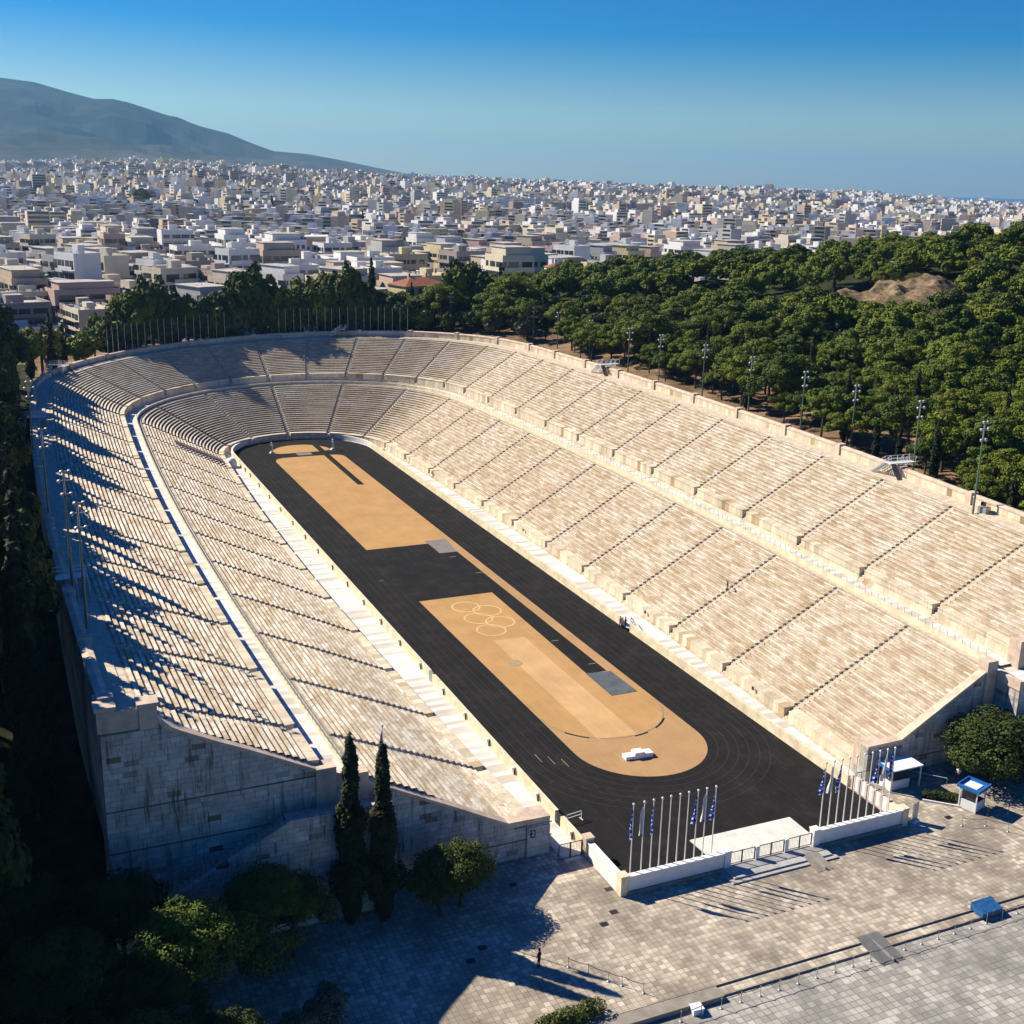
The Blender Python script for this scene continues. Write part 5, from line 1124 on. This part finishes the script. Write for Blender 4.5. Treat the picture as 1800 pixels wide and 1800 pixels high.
for k in range(16):
    w_, d_, nf = rp.uniform(6, 10), rp.uniform(5.5, 8.5), rp.choice([4, 5, 5, 6, 6, 7, 7]); a = building_proto(500+k, w_, d_, nf, k % 3)
    PB.append((a[0], a[1], a[2], [(n_, mb_.mesh(n_, [M['white'] if q == 'F' else M[q] for q in mt]), 'F' in mt) for n_, mb_, mt in a[3]]))
NUMW = {3: 'three', 4: 'four', 5: 'five', 6: 'six', 7: 'seven', 8: 'eight', 2: 'two', 9: 'nine'}
def put_building(P_, x, y, z, rz, col, lab, sz=1.0, grp='apartment blocks of the city nearest the stadium'):
    t = empty('apartment_building', (x, y, z), lab, 'building', grp, rz); t.scale = (R7.choice([.75, .85, .95, 1.1]), R7.choice([.85, 1, 1.1]), sz)
    for n_, me_, isF in P_[3]:
        o = bpy.data.objects.new(n_, me_); link(o, t)
        if isF: o.material_slots[0].link = 'OBJECT'; o.material_slots[0].material = FMAT[col]
# candidate plots in polar bands round the camera; streets left between them
cand = []; R7 = random.Random(99); taken = {}
def free(x, y, rad):
    i, j = int(x//24), int(y//24)
    for a in (-1, 0, 1):
        for b_ in (-1, 0, 1):
            for (px_, py_, pr_) in taken.get((i+a, j+b_), ()):
                if (px_-x)**2+(py_-y)**2 < (rad+pr_)**2*.80: return False
    return True
r = 372.0
while r < 5200:
    stp_ = (16.2 if r < 800 else 15.5)+(r-372)*.003; a = radians(-1.2); 
    while a < radians(49.5):
        aa_ = a+R7.uniform(-.2, .2)*stp_/r; rr_ = r+R7.uniform(-4, 4); a += stp_*1.1/r
        x, y = CAM.x+rr_*sin(aa_), CAM.y+rr_*cos(aa_); e = edist(x, y)
        if x > 10 and ((x-212)/165)**2+((y-160)/175)**2 < 1: continue
        if e < 46: continue
        if R7.random() < (.04 if r < 1200 else .10): continue
        cand.append((rr_, aa_, x, y))
    r += stp_
cand.sort(); near, far_ = [], []
VIS = 0
def occl(x, y, z):      # hidden behind the wooded hill?
    q = Vector((x, y, z))-CAM
    for k in (.3, .4, .5, .6, .7, .8, .9):
        s_ = CAM+q*k
        if s_.x > 20 and s_.z < H(s_.x, s_.y)+(7 if edist(s_.x, s_.y) > 8 and ((s_.x-212)/165)**2+((s_.y-160)/175)**2 < 1 else 0): return True
    return False
for (rr_, aa_, x, y) in cand:
    z = min(ground(x, y), far_h(x, y)+3) if edist(x, y) < 170 else far_h(x, y)-1.2
    if occl(x, y, z+24): continue
    if len(near) < 292: near.append((rr_, aa_, x, y, z))
    else: far_.append((rr_, aa_, x, y, z))
band = {}
TR_ = radians(38)
for (rr_, aa_, x, y, z) in near: band.setdefault(int((rr_-360)/34), []).append((aa_, rr_, x, y, z))
for bi, (bk, L) in enumerate(sorted(band.items())):
    for i, (aa_, rr_, x, y, z) in enumerate(sorted(L)):
        P_ = R7.choice(PB); col = R7.choice(FW); q = floor((x*.011+y*.004)) % 3; rz = radians((12, 24, 6)[q])+R7.choice([0, pi/2, pi, 0])
        sz = R7.uniform(1.0, 1.4)*(.8 if rr_ < 430 else 1); fl = NUMW[P_[2]]
        put_building(P_, x, y, z, rz, col, '%s %s-storey block, %s from left in city row %d behind the stadium' % (col, fl, ordn(i), bi+1), sz)
# landmark houses close behind the trees
def house(x, y, z, rz, w_, d_, h, lab, col, roof):
    t = empty('house', (x, y, z), lab, 'house', None, rz); b = MB(); b.box(-w_, w_, -d_, d_, -6, h); b.build('wall', FMAT[col], t)
    b = MB(); o_ = .5
    A, B_, C_, D_ = (-w_-o_, -d_-o_, h), (w_+o_, -d_-o_, h), (w_+o_, d_+o_, h), (-w_-o_, d_+o_, h); r0, r1 = (-w_+d_, 0, h+d_*.45), (w_-d_, 0, h+d_*.45)
    b.quad(A, B_, r1, r0); b.quad(C_, D_, r0, r1); b.tri(B_, C_, r1); b.tri(D_, A, r0); b.quad(D_, C_, B_, A); b.build('roof', M[roof], t)
    for k in range(2): c = MB(); xx = -w_*.4+k*w_*.8; c.box(xx, xx+.7, .6, 1.3, h, h+d_*.45+1.2); c.build('chimney', FMAT[col], t)
    for k in range(4): c = MB(); xx = -w_+1+k*w_*.48; c.box(xx, xx+1.1, -d_-.05, -d_+.02, h-2.2, h-.7); c.build('window', M['glass'], t)
def at_px(px, py, D):
    d = fw+(px-900)/2057.35*r2-(py-900)/2057.35*u2; d = d/math.hypot(d.x, d.y); return CAM+d*D
p = at_px(735, 500, 372); house(p.x, p.y, p.z-6, radians(15), 8, 5, 6, 'ochre house with a red tiled hipped roof among the trees behind the far curve', 'pale yellow', 'roof_red')
p = at_px(985, 462, 430); house(p.x, p.y, p.z-7, radians(-12), 5, 3.6, 5.5, 'white house with a faded red tiled roof left of the wooded hill', 'white', 'roof_red')
# rest of the city as one mass of blocks
mats = [FMAT[k] for k in FC]+[M['glass'], M['roof_grey'], M['roof_red']]; names = list(FC); mb = MB(); GI, RI, RT = len(FC), len(FC)+1, len(FC)+2
for (rr_, aa_, x, y, z) in far_:
    col = names.index(R7.choice(FW)); w_, d_ = R7.uniform(4.5, 8.5), R7.uniform(4.5, 7.5); nf = R7.choice([3, 5, 5, 6, 6, 7, 8]) if R7.random() > .012 else 10; fh = 3.0; h = nf*fh
    if rr_ > 2500: w_ *= 1.25; d_ *= 1.25
    q = floor((x*.006+y*.003)) % 4; rz = radians((12, 34, 6, 50)[q])+R7.choice([0, pi/2]); Mx = TR(x, y, z, rz)
    mb.box(-w_, w_, -d_, d_, -8, h, col, Mx, RI if R7.random() < .8 else (RT if R7.random() < .3 else 0))
    if rr_ < 2600:
        for f in range(1, nf):
            zb = f*fh
            if R7.random() < .9: mb.box(-w_+.4, w_-.4, -d_-1.1, -d_, zb, zb+1.0, col, Mx)
            if rr_ < 1500:
                mb.box(-w_+.6, w_-.6, -d_-.06, -d_+.02, zb+1.1, zb+2.6, GI, Mx); mb.box(-w_+.8, w_*.3, d_-.02, d_+.06, zb+1.0, zb+2.4, GI, Mx)
                if q % 2: mb.box(w_-.02, w_+.06, -d_*.6, d_*.6, zb+1.0, zb+2.3, GI, Mx)
            else: mb.box(-w_+.4, w_-.4, -d_-.08, -d_+.02, zb+1.0, zb+2.7, GI, Mx)
    if R7.random() < .8: a, c = R7.uniform(-w_*.6, 0), R7.uniform(-d_*.6, 0); mb.box(a, a+w_*.6, c, c+d_*.7, h, h+2.8, R7.choice([col, 0]), Mx, RI)
    elif R7.random() < .6: mb.box(-w_+1.5, w_-1.5, -d_+2, d_-1, h, h+2.9, col, Mx, RI)
o = mb.build('distant_city', mats); tag(o, 'dense pale apartment blocks of the distant city spreading to the horizon', 'city', None, 'stuff')
# green clumps between the near blocks
i = 0
for (px, py, D, k, s) in ((175, 478, 470, 'broad0', 1.9), (190, 510, 440, 'lime0', 1.2), (1045, 440, 560, 'broad1', 2.2), (1075, 450, 560, 'broad2', 1.8), (815, 500, 400, 'broad1', 2.0), (850, 505, 398, 'lime0', 1.6), (790, 520, 385, 'broad0', 1.5), (680, 440, 520, 'broad2', 1.2), (930, 380, 800, 'broad0', 2.0), (245, 335, 1300, 'pine2', 2.6), (90, 460, 520, 'broad2', 1.2), (1120, 400, 700, 'broad1', 1.6), (640, 505, 420, 'cyp1', 1.5), (880, 480, 420, 'cyp2', 1.2)):
    p = at_px(px, py, D); zb = min(p.z-4.5*s, ground(p.x, p.y)+8); nm = KN[k.rstrip('0123456789')][2]
    put(k, p.x, p.y, s, '%s between apartment blocks, %s city tree from the left' % (nm, ordn([175, 190, 1045, 1075, 815, 850, 790, 680, 930, 245, 90, 1120, 640, 880].__len__() and sorted([175, 190, 1045, 1075, 815, 850, 790, 680, 930, 245, 90, 1120, 640, 880]).index(px))), 'trees among the apartment blocks', zb); i += 1

R8 = random.Random(17); n_ = 0
for j in range(34):
    D = R8.uniform(400, 1500); px = R8.uniform(0, 1150); p = at_px(px, 500, D); x, y = p.x, p.y
    if edist(x, y) < 60: continue
    k = R8.choice(['broad0', 'broad1', 'broad2', 'pine1', 'cyp2', 'lime0']); s_ = R8.uniform(1.3, 2.2); n_ += 1
    put(k, x, y, s_, '%s among the roofs, number %d of the scattered city trees' % (KN[k.rstrip('0123456789')][2], n_), 'trees scattered among the roofs', far_h(x, y)-1.2+R8.uniform(1, 5))
